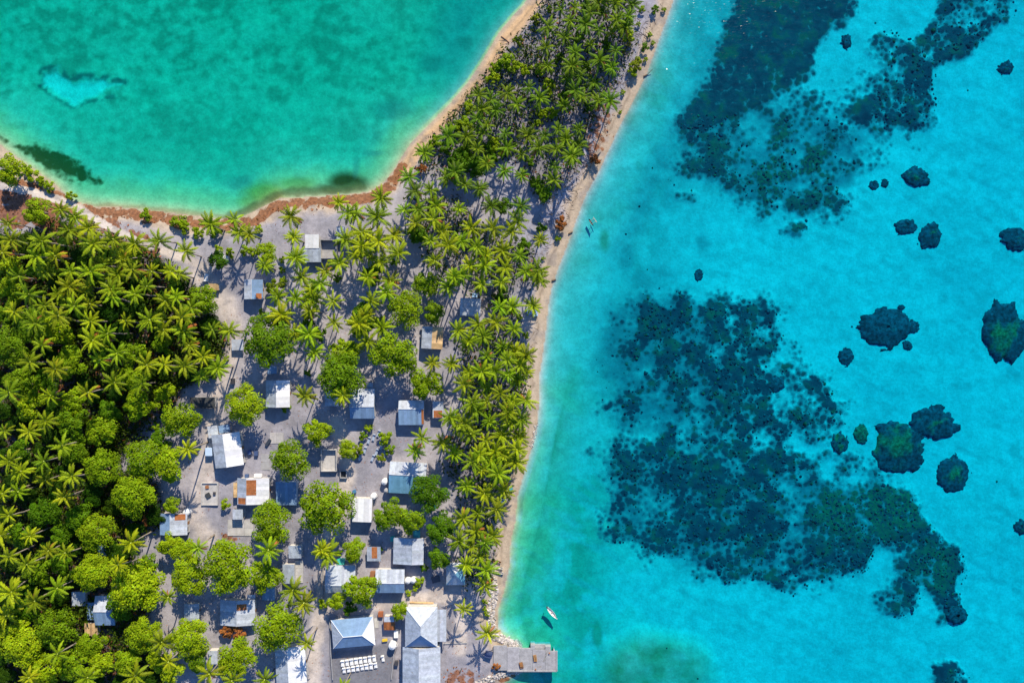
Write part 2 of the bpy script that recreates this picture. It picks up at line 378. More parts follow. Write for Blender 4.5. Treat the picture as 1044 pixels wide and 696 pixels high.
ruts = mx(line_mask([(-40, 182.6), (0, 188.6), (30, 193.6), (57, 201.6), (72, 206.6), (95, 220.6), (120, 234.6), (140, 243.6), (160, 251)], 0.9, 0.7), line_mask([(-40, 186), (0, 192), (30, 197), (57, 205), (72, 210), (95, 224), (120, 238), (140, 247), (160, 255)], 0.9, 0.7))
col = lay(col, ruts * 0.7, (0.60, 0.56, 0.54))
yard = poly_mask([(338, 662), (380, 657), (402, 650), (404, 692), (400, 720), (338, 720)], 2, 1)
col = lay(col, yard * 0.85, (0.17, 0.175, 0.20))
col = lay(col, fmask * 0.92, (0.075, 0.065, 0.065))  # dark humus and litter, with the shade under the canopy painted in
rbelt = poly_mask([(440, 600), (470, 600), (500, 560), (520, 500), (545, 420), (555, 330), (540, 320), (525, 440), (500, 540)], 6, 4)
col = lay(col, rbelt * (1 - fmask) * 0.6, (0.46, 0.39, 0.33))
dark_tracks = line_mask([(555, 255), (545, 225), (575, 190), (598, 150), (615, 110)], 3, 2, 2)
col = lay(col, dark_tracks * 0.35 * (1 - beach), (0.36, 0.34, 0.36))
# sea floor colours
sandsea = np.zeros(X.shape + (3,), np.float32) + C(0.56, 0.60, 0.62)
sandsea = lay(sandsea, (0.9 * (1 - sstep(12, 48, ds))).astype(np.float32), (0.19, 0.28, 0.33))
shelf = (1 - sstep(9, 17, ds + (n2 - 0.5) * 4)).astype(np.float32)
south = sstep(330, 520, Y).astype(np.float32)
sandsea = lay(sandsea, np.clip(np.exp(-(ds / 40) ** 2) * south * 0.9, 0, 1).astype(np.float32), (0.38, 0.54, 0.42))
sandsea = lay(sandsea, shelf * (0.40 + 0.40 * south), (0.38, 0.45, 0.26))
gb = np.exp(-((ds - 21) / 6.5) ** 2).astype(np.float32)
sandsea = lay(sandsea, gb * (0.30 + 0.45 * south) * (0.5 + n1.astype(np.float32)), (0.15, 0.33, 0.24))
sandsea = lay(sandsea, (np.exp(-((ds - 31) / 6.0) ** 2) * (1 - south) * 0.45).astype(np.float32) * sstep(0.35, 0.6, n1).astype(np.float32), (0.22, 0.33, 0.34))
sandsea = lay(sandsea, (0.6 * sstep(0.45, 0.66, fbm(X, Y, 90, 77))).astype(np.float32), (0.44, 0.52, 0.55))
rip = fbm(X * 0.25 + Y * 0.12, Y * 1.0 - X * 0.5, 7, 83, 3)
sandsea = lay(sandsea, (0.5 * sstep(0.5, 0.75, rip)).astype(np.float32), (0.36, 0.43, 0.46))
sandsea = lay(sandsea, (0.5 * sstep(0.52, 0.7, fbm(X, Y, 22, 87))).astype(np.float32), (0.52, 0.58, 0.60))
sandsea = lay(sandsea, faint * 0.95 * (0.55 + 0.45 * sstep(0.3, 0.6, n2)).astype(np.float32), (0.09, 0.20, 0.25))
sandsea = lay(sandsea, rim * 0.55, (0.62, 0.64, 0.60))
sandsea = lay(sandsea, green_mound * (0.25 + 0.9 * n2.astype(np.float32)), (0.10, 0.22, 0.12))
sandsea = lay(sandsea, 0.7 * mx(blob(537, 515, 9, 10, 0.5), mx(blob(610, 650, 5, 12, 0.4), blob(617, 244, 5, 11, 0.5))), (0.16, 0.24, 0.14))
stx = X - np.interp(Y, [330, 364, 399, 440, 474, 537, 592, 626, 654, 690, 720], [592, 585, 578, 568, 562, 550, 535, 531, 538, 552, 566])
stm = np.where(stx > 0, np.exp(-stx / 16), np.exp(stx / 2.0)) * sstep(340, 450, Y) * (0.55 + 0.7 * (n2 - 0.3))
sandsea = lay(sandsea, np.clip(stm * 0.85, 0, 1).astype(np.float32), (0.09, 0.28, 0.17))
sandsea = lay(sandsea, (np.where(stx < -1, np.clip(-stx / 12, 0, 1), 0) * sstep(380, 520, Y) * 0.6 * (ds > 2)).astype(np.float32), (0.42, 0.50, 0.27))
sandlag = np.zeros(X.shape + (3,), np.float32) + C(0.35, 0.44, 0.37)
mot = 0.60 * fbm(X * 0.8 + Y * 0.5, Y * 0.9 - X * 0.4, 8, 91, 4) + 0.40 * fbm(X * 0.8 + Y * 0.5, Y * 0.9 - X * 0.4, 42, 97, 4)
mfade = (1 - sstep(60, 190, Y)) * (1 - 0.35 * sstep(200, 480, X))
sandlag = lay(sandlag, (sstep(0.48, 0.63, mot) * (0.22 + 0.58 * mfade)).astype(np.float32), (0.17, 0.28, 0.23))
sandlag = lay(sandlag, (sstep(0.50, 0.36, mot) * (0.15 + 0.5 * mfade)).astype(np.float32), (0.48, 0.55, 0.48))
lshelf = (1 - sstep(5, 12, dl + (n2 - 0.5) * 4)).astype(np.float32)
sandlag = lay(sandlag, lshelf * 0.7, (0.38, 0.46, 0.24))
sandlag = lay(sandlag, (nspit * (1 - sstep(10, 38, dl)) * 0.75 * (dl > 1)).astype(np.float32), (0.20, 0.30, 0.36))
sandlag = lay(sandlag, hole, (0.58, 0.70, 0.78))
sandlag = lay(sandlag, holerim * 1.0 * sstep(0.3, 0.6, n3).astype(np.float32), (0.06, 0.15, 0.16))
algae = mx(mx(blob(270, 196, 24, 12, 0.5), 0.8 * blob(255, 205, 12, 9, 0.5)), 0.8 * blob(300, 188, 20, 7, 0.6))
sandlag = lay(sandlag, algae * 0.75, (0.26, 0.25, 0.03))
sandlag = lay(sandlag, mx(blob(354, 185, 20, 11, 0.5, 8), 0.8 * blob(338, 192, 14, 6, 0.5)) * 0.98, (0.05, 0.045, 0.01))
sandlag = lay(sandlag, 0.8 * line_mask([(230, 222), (262, 209), (285, 197), (330, 194), (370, 190)], 4.5, 3, 4), (0.12, 0.12, 0.05))
sandlag = lay(sandlag, 0.5 * line_mask([(90, 209), (150, 212), (225, 220)], 2.5, 2, 3), (0.22, 0.17, 0.08))
for b in ((472, 40, 8, 7), (440, 60, 14, 8), (400, 110, 20, 10), (240, 185, 14, 7), (362, 168, 4, 10), (380, 155, 10, 3)):
    sandlag = lay(sandlag, 0.55 * blob(*b, 0.6), (0.10, 0.19, 0.20))
col = np.where(sea[..., None], sandsea, col); col = np.where(lagoon[..., None], sandlag, col)
# seam softening at the waterline is wet sand
wet = (np.where(land, np.exp(-dsh / 0.9), 0) * 0.45).astype(np.float32)
col = lay(col, wet, (0.34, 0.28, 0.20))
col = lay(col, (np.where(land, np.exp(-((dsh - 2.6 + (n2 - 0.5) * 3) / 0.35) ** 2), 0) * 0.5).astype(np.float32), (0.20, 0.15, 0.11))
col = lay(col, (np.where(land, sstep(0.56, 0.66, fbm(X, Y, 11, 55, 4)), 0) * 0.35).astype(np.float32), (0.20, 0.195, 0.22))
# masks for the shader: R reef, G brown wrack and leaf litter, B dark weed
wrack = land * line_mask([(70, 205), (95, 215), (125, 217), (150, 219), (185, 226), (225, 230), (248, 229), (266, 222), (280, 212), (295, 207), (340, 205), (375, 203), (395, 192), (410, 170)], 6, 4.5, 4)
wrack = mx(wrack * 0.85, 0.95 * land * line_mask([(262, 226), (280, 213), (300, 207), (340, 205), (378, 202)], 5, 3, 3))
wrack = mx(wrack, 0.95 * poly_mask([(-36, 193), (20, 198), (45, 203), (62, 216), (58, 240), (30, 226), (-36, 222)], 4, 6))
wrack = mx(wrack, 0.8 * mx(blob(58, 228, 7, 10), mx(blob(22, 222, 20, 12), blob(150, 214 + 8, 14, 7))))
wrack = mx(wrack, 0.55 * poly_mask([(600, 120), (625, 100), (620, 150), (604, 172), (592, 165)], 6, 6))
roadl = [(-40, 184), (0, 190), (30, 195), (57, 203), (72, 208), (95, 222), (120, 236), (140, 245), (156, 252)]
wrack = mx(wrack, 0.85 * land * line_mask(roadl, 10, 4, 5)) * (1 - line_mask(roadl, 4.0, 1.2, 0.6))
wrack = mx(wrack, fmask * 0.45)
wrack = mx(wrack, 0.6 * mx(blob(512, 690, 18, 6), mx(blob(470, 690, 16, 12), blob(237, 545, 9, 6))))
weed = poly_mask([(14, 149), (34, 145), (60, 155), (82, 168), (96, 182), (112, 187), (96, 185), (72, 182), (48, 172), (28, 160)], 5, 4, 9)
weed = mx(weed, 0.55 * poly_mask([(40, 168), (70, 178), (88, 184), (80, 190), (60, 186), (46, 178)], 6, 4, 7))
weed = mx(weed, 0.6 * line_mask([(-10, 132), (6, 144)], 3, 3, 2))
weed = weed * lagoon
verts = np.stack([(X - CX) * S, (CY - Y) * S, z], -1).reshape(-1, 3).astype(np.float32)
idx = np.arange(nx * ny).reshape(ny, nx)
quads = np.stack([idx[1:, :-1], idx[1:, 1:], idx[:-1, 1:], idx[:-1, :-1]], -1).reshape(-1, 4)
def np_mesh(name, v, q, attrs, smooth=True):
    me = bpy.data.meshes.new(name); me.vertices.add(len(v)); me.vertices.foreach_set('co', np.ascontiguousarray(v, np.float32).ravel())
    k = q.shape[1]; me.loops.add(q.size); me.loops.foreach_set('vertex_index', np.ascontiguousarray(q, np.int32).ravel())
    me.polygons.add(len(q)); me.polygons.foreach_set('loop_start', np.arange(0, q.size, k, dtype=np.int32)); me.polygons.foreach_set('loop_total', np.full(len(q), k, np.int32))
    if smooth: me.polygons.foreach_set('use_smooth', np.ones(len(q), bool))
    me.update(calc_edges=True)
    for an, a in attrs.items():
        at = me.color_attributes.new(an, 'FLOAT_COLOR', 'POINT')
        c4 = np.ones((len(v), 4), np.float32); c4[:, :3] = a; at.data.foreach_set('color', c4.ravel())
    return me
masks = np.stack([reef * sea, wrack, weed], -1).reshape(-1, 3)
greenreef = mx(mx(blob(880, 525, 50, 32, 0.5), blob(925, 515, 30, 26, 0.5)), mx(0.9 * blob(960, 580, 26, 26, 0.5), mx(0.9 * blob(800, 160, 60, 50, 0.6), 0.6 * blob(820, 225, 16, 20, 0.6))))
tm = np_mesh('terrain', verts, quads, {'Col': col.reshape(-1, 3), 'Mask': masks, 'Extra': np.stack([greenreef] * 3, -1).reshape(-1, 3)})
m, n, l, out = new_mat('sand_and_sea_floor')
p = n.new('ShaderNodeBsdfPrincipled'); l.new(p.outputs[0], out.inputs[0])
g = n.new('ShaderNodeNewGeometry'); pos = g.outputs['Position']
a1 = N(n, 'ShaderNodeAttribute', attribute_name='Col'); a2 = N(n, 'ShaderNodeAttribute', attribute_name='Mask')
sep = n.new('ShaderNodeSeparateColor'); l.new(a2.outputs[0], sep.inputs[0])
na = noise(n, l, pos, 0.35, 3, 0.6); nb = noise(n, l, pos, 1.3, 3, 0.65); nc = noise(n, l, pos, 3.5, 1)
k = mth(n, l, 'ADD', mth(n, l, 'MULTIPLY', na, 0.5), mth(n, l, 'ADD', mth(n, l, 'MULTIPLY', nb, 0.35), mth(n, l, 'MULTIPLY', nc, 0.25)))
k = maprange(n, l, k, 0.35, 0.75, 0.78, 1.22)
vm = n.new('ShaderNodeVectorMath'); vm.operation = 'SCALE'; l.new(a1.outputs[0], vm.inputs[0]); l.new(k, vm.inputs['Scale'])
rc = n.new('ShaderNodeValToRGB'); l.new(noise(n, l, pos, 0.22, 5, 0.65), rc.inputs[0])
e = rc.color_ramp.elements; e[0].position = 0.36; e[0].color = (0.005, 0.038, 0.070, 1); e[1].position = 0.66; e[1].color = (0.030, 0.095, 0.075, 1)  # reef colour with the water's scattered blue light painted in
ee = rc.color_ramp.elements.new(0.5); ee.color = (0.010, 0.058, 0.092, 1)
def ragged(src, nz, amt, lo, hi):
    return mth(n, l, 'MULTIPLY', maprange(n, l, src, 0.02, 0.16), maprange(n, l, mth(n, l, 'ADD', src, mth(n, l, 'MULTIPLY', mth(n, l, 'SUBTRACT', nz, 0.5), amt)), lo, hi))
a3 = N(n, 'ShaderNodeAttribute', attribute_name='Extra'); gsep = n.new('ShaderNodeSeparateColor'); l.new(a3.outputs[0], gsep.inputs[0])
rfine0 = noise(n, l, pos, 0.55, 5, 0.75)
vo = n.new('ShaderNodeTexVoronoi'); vo.feature = 'F1'; vo.inputs['Scale'].default_value = 0.55
wp = n.new('ShaderNodeVectorMath'); wp.operation = 'MULTIPLY_ADD'; wp.inputs[1].default_value = (1, 1, 0); l.new(pos, wp.inputs[0]); l.new(rfine0, wp.inputs[2]); l.new(wp.outputs[0], vo.inputs['Vector'])
rfine = mth(n, l, 'ADD', mth(n, l, 'MULTIPLY', rfine0, 0.55), mth(n, l, 'MULTIPLY', mth(n, l, 'SUBTRACT', 0.95, vo.outputs['Distance']), 0.52))
c = mixc(n, l, mth(n, l, 'MULTIPLY', ragged(sep.outputs[0], rfine, 1.3, 0.10, 0.52), 0.78), vm.outputs[0], (0.06, 0.165, 0.215))
c = mixc(n, l, mth(n, l, 'MULTIPLY', ragged(sep.outputs[0], rfine, 1.7, 0.42, 0.80), 0.98), c, mixc(n, l, mth(n, l, 'MULTIPLY', gsep.outputs[0], maprange(n, l, nb, 0.35, 0.62)), rc.outputs[0], (0.035, 0.125, 0.075)))
wr = n.new('ShaderNodeValToRGB'); l.new(nb, wr.inputs[0])
e = wr.color_ramp.elements; e[0].position = 0.3; e[0].color = (0.10, 0.032, 0.012, 1); e[1].position = 0.7; e[1].color = (0.34, 0.13, 0.05, 1)
c = mixc(n, l, mth(n, l, 'MULTIPLY', ragged(sep.outputs[1], rfine, 1.6, 0.42, 0.66), 0.85), c, wr.outputs[0])
c = mixc(n, l, mth(n, l, 'MULTIPLY', ragged(sep.outputs[2], rfine, 1.2, 0.15, 0.95), 0.95), c, (0.018, 0.045, 0.006))
l.new(c, p.inputs['Base Color']); p.inputs['Roughness'].default_value = 0.95; p.inputs['Specular IOR Level'].default_value = 0.05
bp = n.new('ShaderNodeBump'); bp.inputs['Strength'].default_value = 0.5; bp.inputs['Distance'].default_value = 0.12
l.new(nb, bp.inputs['Height']); l.new(bp.outputs[0], p.inputs['Normal'])
tm.materials.append(m)
ground = link('ground', tm)
tag(ground, 'pale sand island with beaches running down to the sea floor', 'ground', kind='structure')

ZG = z
def gz(x, y):
    """terrain height at world x, y"""
    px = x / S + CX; py = CY - y / S
    i = min(max(int(np.searchsorted(gx, px)) - 1, 0), nx - 2); j = min(max(int(np.searchsorted(gy, py)) - 1, 0), ny - 2)
    u = (px - gx[i]) / (gx[i + 1] - gx[i]); v = (py - gy[j]) / (gy[j + 1] - gy[j])
    return float((ZG[j, i] * (1 - u) + ZG[j, i + 1] * u) * (1 - v) + (ZG[j + 1, i] * (1 - u) + ZG[j + 1, i + 1] * u) * v)
def at(mask, px, py):
    i = min(max(int(np.searchsorted(gx, px)), 0), nx - 1); j = min(max(int(np.searchsorted(gy, py)), 0), ny - 1)
    return float(mask[j, i])

# ------------------------------------------------------------------ water: closed bodies with an absorbing interior
def water_mat(name, absorb, wave=0.33):
    m, n, l, out = new_mat(name)
    tr = n.new('ShaderNodeBsdfTransparent'); gl = n.new('ShaderNodeBsdfGlossy'); mxs = n.new('ShaderNodeMixShader')
    gl.inputs['Roughness'].default_value = 0.11
    g = n.new('ShaderNodeNewGeometry')
    dt = n.new('ShaderNodeVectorMath'); dt.operation = 'DOT_PRODUCT'; l.new(g.outputs['Incoming'], dt.inputs[0]); l.new(g.outputs['True Normal'], dt.inputs[1])
    sch = mth(n, l, 'MULTIPLY_ADD', mth(n, l, 'POWER', mth(n, l, 'SUBTRACT', 1.0, mth(n, l, 'ABSOLUTE', dt.outputs['Value'])), 5.0), 0.98, 0.02)
    mp = n.new('ShaderNodeMapping'); mp.inputs['Rotation'].default_value = (0, 0, R(28)); mp.inputs['Scale'].default_value = (0.45, 1.5, 1)
    l.new(g.outputs['Position'], mp.inputs[0])
    w1 = noise(n, l, mp.outputs[0], 1.15, 2, 0.6); w2 = noise(n, l, g.outputs['Position'], 0.12, 2)
    hgt = mth(n, l, 'ADD', w1, mth(n, l, 'MULTIPLY', w2, 0.6))
    b = n.new('ShaderNodeBump'); b.inputs['Strength'].default_value = wave; b.inputs['Distance'].default_value = 0.50
    l.new(hgt, b.inputs['Height']); l.new(b.outputs[0], gl.inputs['Normal'])
    l.new(sch, mxs.inputs[0]); l.new(tr.outputs[0], mxs.inputs[1]); l.new(gl.outputs[0], mxs.inputs[2]); l.new(mxs.outputs[0], out.inputs[0])
    va = n.new('ShaderNodeVolumeAbsorption'); d = max(absorb)
    va.inputs['Color'].default_value = tuple(1 - a / d for a in absorb) + (1,); va.inputs['Density'].default_value = d
    l.new(va.outputs[0], out.inputs['Volume'])
    return m
def prism(name, pts, mat, label):
    b = MB(); w = [((x - CX) * S, (CY - y) * S) for x, y in pts]
    area = sum(w[i][0] * w[(i + 1) % len(w)][1] - w[(i + 1) % len(w)][0] * w[i][1] for i in range(len(w)))
    if area < 0: w = w[::-1]
    k = len(w); b.v = [(x, y, 0.0) for x, y in w] + [(x, y, -20.0) for x, y in w]
    b.f = [tuple(range(k)), tuple(range(2 * k - 1, k - 1, -1))] + [(i, i + k, (i + 1) % k + k, (i + 1) % k) for i in range(k)]
    b.c = [(1, 1, 1)] * len(b.f)
    o = b.obj(name, mat); tag(o, label, 'water', kind='structure'); return o
prism('sea_water', [(1900, -1900), (760, -300), (640, -40), (620, 30), (560, 150), (520, 260), (490, 420), (470, 560), (460, 640), (440, 760), (300, 1050), (-400, 2500), (3600, 2500), (3600, -1900)],
      water_mat('sea_water', (0.60, 0.034, 0.012)), 'clear turquoise sea over sand and coral on the right')
prism('lagoon_water', [(1500, -1900), (700, -300), (600, -40), (560, 40), (500, 110), (450, 170), (420, 215), (300, 235), (150, 245), (60, 222), (0, 205), (-60, 185), (-400, 70), (-2600, -700), (-2600, -1900)],
      water_mat('lagoon_water', (0.66, 0.038, 0.055)), 'green shallow lagoon water at the upper left')
#@@OBJECTS
# ------------------------------------------------------------------ buildings
LANDMARKS = []       # (short name, px, py) used to say which tree is which
def tint(a=0.90, b=1.06):
    t = rng.uniform(a, b); return (t, t * rng.uniform(0.985, 1.01), t * rng.uniform(0.97, 1.02))

def strips(ea, eb, ta, tb, width=0.85, t=0.03, jit=(0.90, 1.06), skip=None):
    """roof slope between the eave line ea-eb and the top line ta-tb, as sheets laid side by side"""
    ea, eb, ta, tb = map(Vector, (ea, eb, ta, tb)); k = max(1, int(round((eb - ea).length / width))); b = MB(); single = []
    up = Vector((0, 0, 0.014))
    for i in range(k):
        u0, u1 = i / k, (i + 1) / k
        q = [ea.lerp(eb, u0), ea.lerp(eb, u1), ta.lerp(tb, u1), ta.lerp(tb, u0)]
        if i % 2: q = [p + up for p in q]
        if skip and skip[0] <= (u0 + u1) / 2 <= skip[1]: single.append(q); continue
        b.slab(q, t, tint(*jit))
    return b, single

def slope(parent, ea, eb, ta, tb, mat, patch=None, jit=(0.80, 1.08), name='roof_slope'):
    """patch = (u0, u1, v0, v1, material): rusted sheets as pieces of their own"""
    if mat.name.startswith(('tan', 'rusty')): jit = (0.55, 1.2)
    b, _ = strips(ea, eb, ta, tb, jit=jit)
    o = b.obj(name, mat, parent)
    if patch:
        for (u0, u1, v0, v1, pm) in (patch if isinstance(patch, list) else [patch]):
            ea_, eb_, ta_, tb_ = map(Vector, (ea, eb, ta, tb)); lift = Vector((0, 0, 0.05))
            lo = lambda u, v: ea_.lerp(eb_, u).lerp(ta_.lerp(tb_, u), v) + lift
            k = max(1, int(round((eb_ - ea_).length * (u1 - u0) / 0.95)))
            for i in range(k):
                a, c = u0 + (u1 - u0) * i / k, u0 + (u1 - u0) * (i + 1) / k
                pb = MB(); pb.slab([lo(a, v0), lo(c - 0.004, v0), lo(c - 0.004, v1), lo(a, v1)], 0.025, tint(0.8, 1.15)); pb.obj('roof_sheet', pm, o)
    return o

def openings(root, hx, hy, zf, wm=None, face=-1):
    """door and windows on the long wall facing `face` (local y) and a window in each end"""
    y = face * hy
    b = MB(); b.box(-0.45, 0.45, y - 0.03, y + 0.03, zf + 0.02, zf + 1.95); d = b.obj('door', M['door'], root)
    hb = MB(); hb.box(0.30, 0.36, y + face * 0.03, y + face * 0.08, zf + 0.95, zf + 1.05); hb.obj('handle', M['tank'], d)
    for x in (-hx * 0.6, hx * 0.6):
        if abs(x) < 1.1: continue
        w = MB()
        for (x0, x1, z0, z1) in ((-0.55, 0.55, 0.85, 0.93), (-0.55, 0.55, 1.72, 1.80), (-0.55, -0.47, 0.93, 1.72), (0.47, 0.55, 0.93, 1.72)):
            w.box(x + x0, x + x1, y - 0.04, y + 0.04, zf + z0, zf + z1)
        wo_ = w.obj('window', M['wood'], root)
        pn = MB(); pn.box(x - 0.47, x + 0.47, y - 0.02, y + 0.02, zf + 0.93, zf + 1.72); pn.obj('pane', M['glass'], wo_)

def base_xy(x0, y0, x1, y1, zr):
    cx, cy_ = (x0 + x1) / 2, (y0 + y1) / 2
    gx0, gy0 = PX(cx, cy_, 1.6); g0 = gz(gx0, gy0)
    wx, wy = PX(cx, cy_, g0 + zr); k = S * (H - g0 - zr) / H
    return wx, wy, g0, (x1 - x0) * k, (y1 - y0) * k

def finish(root, label, cat, short, x0, y0, x1, y1, group=None):
    tag(root, label, cat, group)
    if short: LANDMARKS.append((short, (x0 + x1) / 2, (y0 + y1) / 2))

def gable(label, short, x0, y0, x1, y1, axis='x', off=0.5, A='white_roof', B='metal_roof', eave=2.5, rise=1.1, rot=0.0, wall='wall', patchA=None, patchB=None, name='house', extra=(), face=-1, cat='house'):
    wx, wy, g0, w, d = base_xy(x0, y0, x1, y1, eave)
    L, W = (w, d) if axis == 'x' else (d, w)
    rz = R(rot) + (math.pi / 2 if axis == 'y' else 0)
    root = empty(name, (wx, wy, g0), rz)
    hx, hy = L / 2, W / 2; yr = hy - W * off; zr = eave + rise
    slope(root, (hx, hy, eave), (-hx, hy, eave), (hx, yr, zr), (-hx, yr, zr), M[A], patchA)
    slope(root, (-hx, -hy, eave), (hx, -hy, eave), (-hx, yr, zr), (hx, yr, zr), M[B], patchB)
    cb = MB(); cb.tube([(-hx - 0.05, yr, zr + 0.02), (hx + 0.05, yr, zr + 0.02)], [0.10, 0.10], 6, tint(0.85, 1)); cb.obj('ridge_cap', M[A], root)
    ix, iy = hx - 0.35, hy - 0.45
    def hgt(y): return (eave + rise * (hy - y) / (hy - yr)) if y > yr else (eave + rise * (y + hy) / (yr + hy))
    prof = [(-iy, 0.1), (iy, 0.1), (iy, hgt(iy) - 0.06), (yr, zr - 0.06), (-iy, hgt(-iy) - 0.06)]
    b = MB(); n = len(prof); b.v = [(-ix, y, z) for y, z in prof] + [(ix, y, z) for y, z in prof]
    b.f = [tuple(reversed(range(n))), tuple(range(n, 2 * n))] + [(i, (i + 1) % n, (i + 1) % n + n, i + n) for i in range(n)]; b.c = [(1, 1, 1)] * len(b.f)
    b.obj('wall', M[wall], root)
    f = MB(); f.box(-ix - 0.12, ix + 0.12, -iy - 0.12, iy + 0.12, -0.6, 0.14); f.obj('foundation', M['concrete'], root)
    openings(root, ix, iy, 0.14, face=face)
    for e in extra: leanto(root, *e)
    finish(root, label, cat, short, x0, y0, x1, y1)
    return root

def leanto(root, x0, y0, x1, y1, h, mat, tilt=0.25):
    """roof on posts joined to the house; pixel box"""
    wx, wy, g0, w, d = base_xy(x0, y0, x1, y1, h)
    p = root.matrix_basis.inverted() @ Vector((wx, wy, root.location.z))
    a = -root.rotation_euler[2]
    a = a - round(a / (math.pi / 2)) * (math.pi / 2) if abs(a) < 3.2 else 0
    if abs(abs(root.rotation_euler[2]) - math.pi / 2) < 0.5: w, d = d, w
    hx, hy = w / 2, d / 2; c = p
    o = slope(root, (c.x - hx, c.y - hy, h - tilt), (c.x + hx, c.y - hy, h - tilt), (c.x - hx, c.y + hy, h), (c.x + hx, c.y + hy, h), M[mat], name='lean_to_roof')
    for sx in (-1, 1):
        for sy in (-1, 1):
            pb = MB(); X0, Y0 = c.x + sx * (hx - 0.15), c.y + sy * (hy - 0.15)
            pb.box(X0 - 0.05, X0 + 0.05, Y0 - 0.05, Y0 + 0.05, -0.5, h - tilt / 2 - 0.16 + (0.10 if sy > 0 else -0.10)); pb.obj('post', M['wood'], root)

def shed(label, short, x0, y0, x1, y1, mat='white_roof', eave=2.3, tilt=0.35, rot=0.0, wall='wall', name='shed', patch=None, openw=False, cat='shed'):
    wx, wy, g0, w, d = base_xy(x0, y0, x1, y1, eave)
    root = empty(name, (wx, wy, g0), R(rot)); hx, hy = w / 2, d / 2
    slope(root, (-hx, -hy, eave - tilt), (hx, -hy, eave - tilt), (-hx, hy, eave), (hx, hy, eave), M[mat], patch)
    ix, iy = hx - 0.2, hy - 0.2
    if openw:
        for sx in (-1, 1):
            for sy in (-1, 1):
                pb = MB(); pb.box(sx * ix - 0.06, sx * ix + 0.06, sy * iy - 0.06, sy * iy + 0.06, -0.5, eave - tilt * (0.55 if sy < 0 else 0.0) - (0.42 if sy < 0 else 0.1)); pb.obj('post', M['wood'], root)
        fb = MB(); fb.box(-hx, hx, -hy, hy, -0.5, 0.13); fb.obj('floor_slab', M['concrete'], root)
    else:
        t = lambda y: eave - tilt + tilt * (y + hy) / (2 * hy) - 0.05
        b = MB(); b.hexa([(-ix, -iy, -0.5), (ix, -iy, -0.5), (ix, iy, -0.5), (-ix, iy, -0.5), (-ix, -iy, t(-iy)), (ix, -iy, t(-iy)), (ix, iy, t(iy)), (-ix, iy, t(iy))]); b.obj('wall', M[wall], root)
        db = MB(); db.box(-0.4, 0.4, -iy - 0.03, -iy + 0.03, 0.02, min(1.85, eave - tilt - 0.15)); db.obj('door', M['door'], root)
    finish(root, label, cat, short, x0, y0, x1, y1); return root

def hip(label, short, x0, y0, x1, y1, ridge, mats, eave=2.7, rise=1.6, rot=0.0, name='house', wall='wall', axis='x', extra=(), wing=None, cat='house'):
    """ridge = (u0, u1, v): ends of the ridge as fractions along x from the left and depth v from the top. mats: north, south, west, east"""
    wx, wy, g0, w, d = base_xy(x0, y0, x1, y1, eave)
    root = empty(name, (wx, wy, g0), R(rot)); hx, hy = w / 2, d / 2; zr = eave + rise
    if axis == 'x':
        a = (-hx + w * ridge[0], hy - d * ridge[2], zr); b_ = (-hx + w * ridge[1], hy - d * ridge[2], zr)
        Nn, Sn, Wn, En = (b_, a), (a, b_), (a, a), (b_, b_)
    else:
        a = (-hx + w * ridge[2], hy - d * ridge[0], zr); b_ = (-hx + w * ridge[2], hy - d * ridge[1], zr)
        Nn, Sn, Wn, En = (a, a), (b_, b_), (a, b_), (b_, a)
    j = (0.95, 1.03)
    slope(root, (hx, hy, eave), (-hx, hy, eave), Nn[0], Nn[1], M[mats[0]], jit=j)
    slope(root, (-hx, -hy, eave), (hx, -hy, eave), Sn[0], Sn[1], M[mats[1]], jit=j)
    slope(root, (-hx, hy, eave), (-hx, -hy, eave), Wn[0], Wn[1], M[mats[2]], jit=j)
    slope(root, (hx, -hy, eave), (hx, hy, eave), En[0], En[1], M[mats[3]], jit=j)
    for p, q in (((hx, hy, eave), (b_ if axis == 'x' else a)), ((-hx, hy, eave), a), ((-hx, -hy, eave), (a if axis == 'x' else b_)), ((hx, -hy, eave), b_)):
        cb = MB(); cb.tube([(p[0], p[1], p[2] + 0.03), (q[0], q[1], q[2] + 0.03)], [0.09, 0.09], 6); cb.obj('hip_cap', M[mats[3]], root)
    if (Vector(a) - Vector(b_)).length > 0.2:
        cb = MB(); cb.tube([(a[0], a[1], a[2] + 0.04), (b_[0], b_[1], b_[2] + 0.04)], [0.1, 0.1], 6); cb.obj('ridge_cap', M[mats[3]], root)
    ix, iy = hx - 0.5, hy - 0.5
    b = MB(); b.box(-ix, ix, -iy, iy, 0.1, eave - 0.02); b.obj('wall', M[wall], root)
    f = MB(); f.box(-ix - 0.15, ix + 0.15, -iy - 0.15, iy + 0.15, -0.6, 0.14); f.obj('foundation', M['concrete'], root)
    openings(root, ix, iy, 0.14)
    for e in extra: leanto(root, *e)
    finish(root, label, cat, short, x0, y0, x1, y1); return root

W_, G_, B_ = 'white_roof', 'metal_roof', 'blue_roof'
shed('white flat-roofed shed beside the lagoon beach, joined above a grey roof', None, 311, 239, 325, 253, 'bright_roof', 2.9, 0.2, name='shed')
shed('grey sheet-roofed cabin below the white shed nearest the lagoon beach', 'the grey cabin nearest the lagoon beach', 308, 252.5, 327, 267, G_, 2.6, 0.4, name='cabin', cat='cabin')
shed('narrow pale blue roof right of the walled yard near the lagoon', None, 343, 231, 352, 245, G_, 2.4, 0.2)
gable('small house with white left slope on the open sand above the village', 'the small house by the open sand', 249, 285, 268, 305, 'y', 0.45, W_, B_, 2.3, 0.9, patchB=(0.02, 0.3, 0.1, 0.6, M['rust_roof']))
shed('low white roof at the right edge of the left palm forest', 'the low white roof by the forest edge', 236, 346, 248, 357, W_, 1.7, 0.2, openw=True, name='canopy_shelter', cat='shelter')
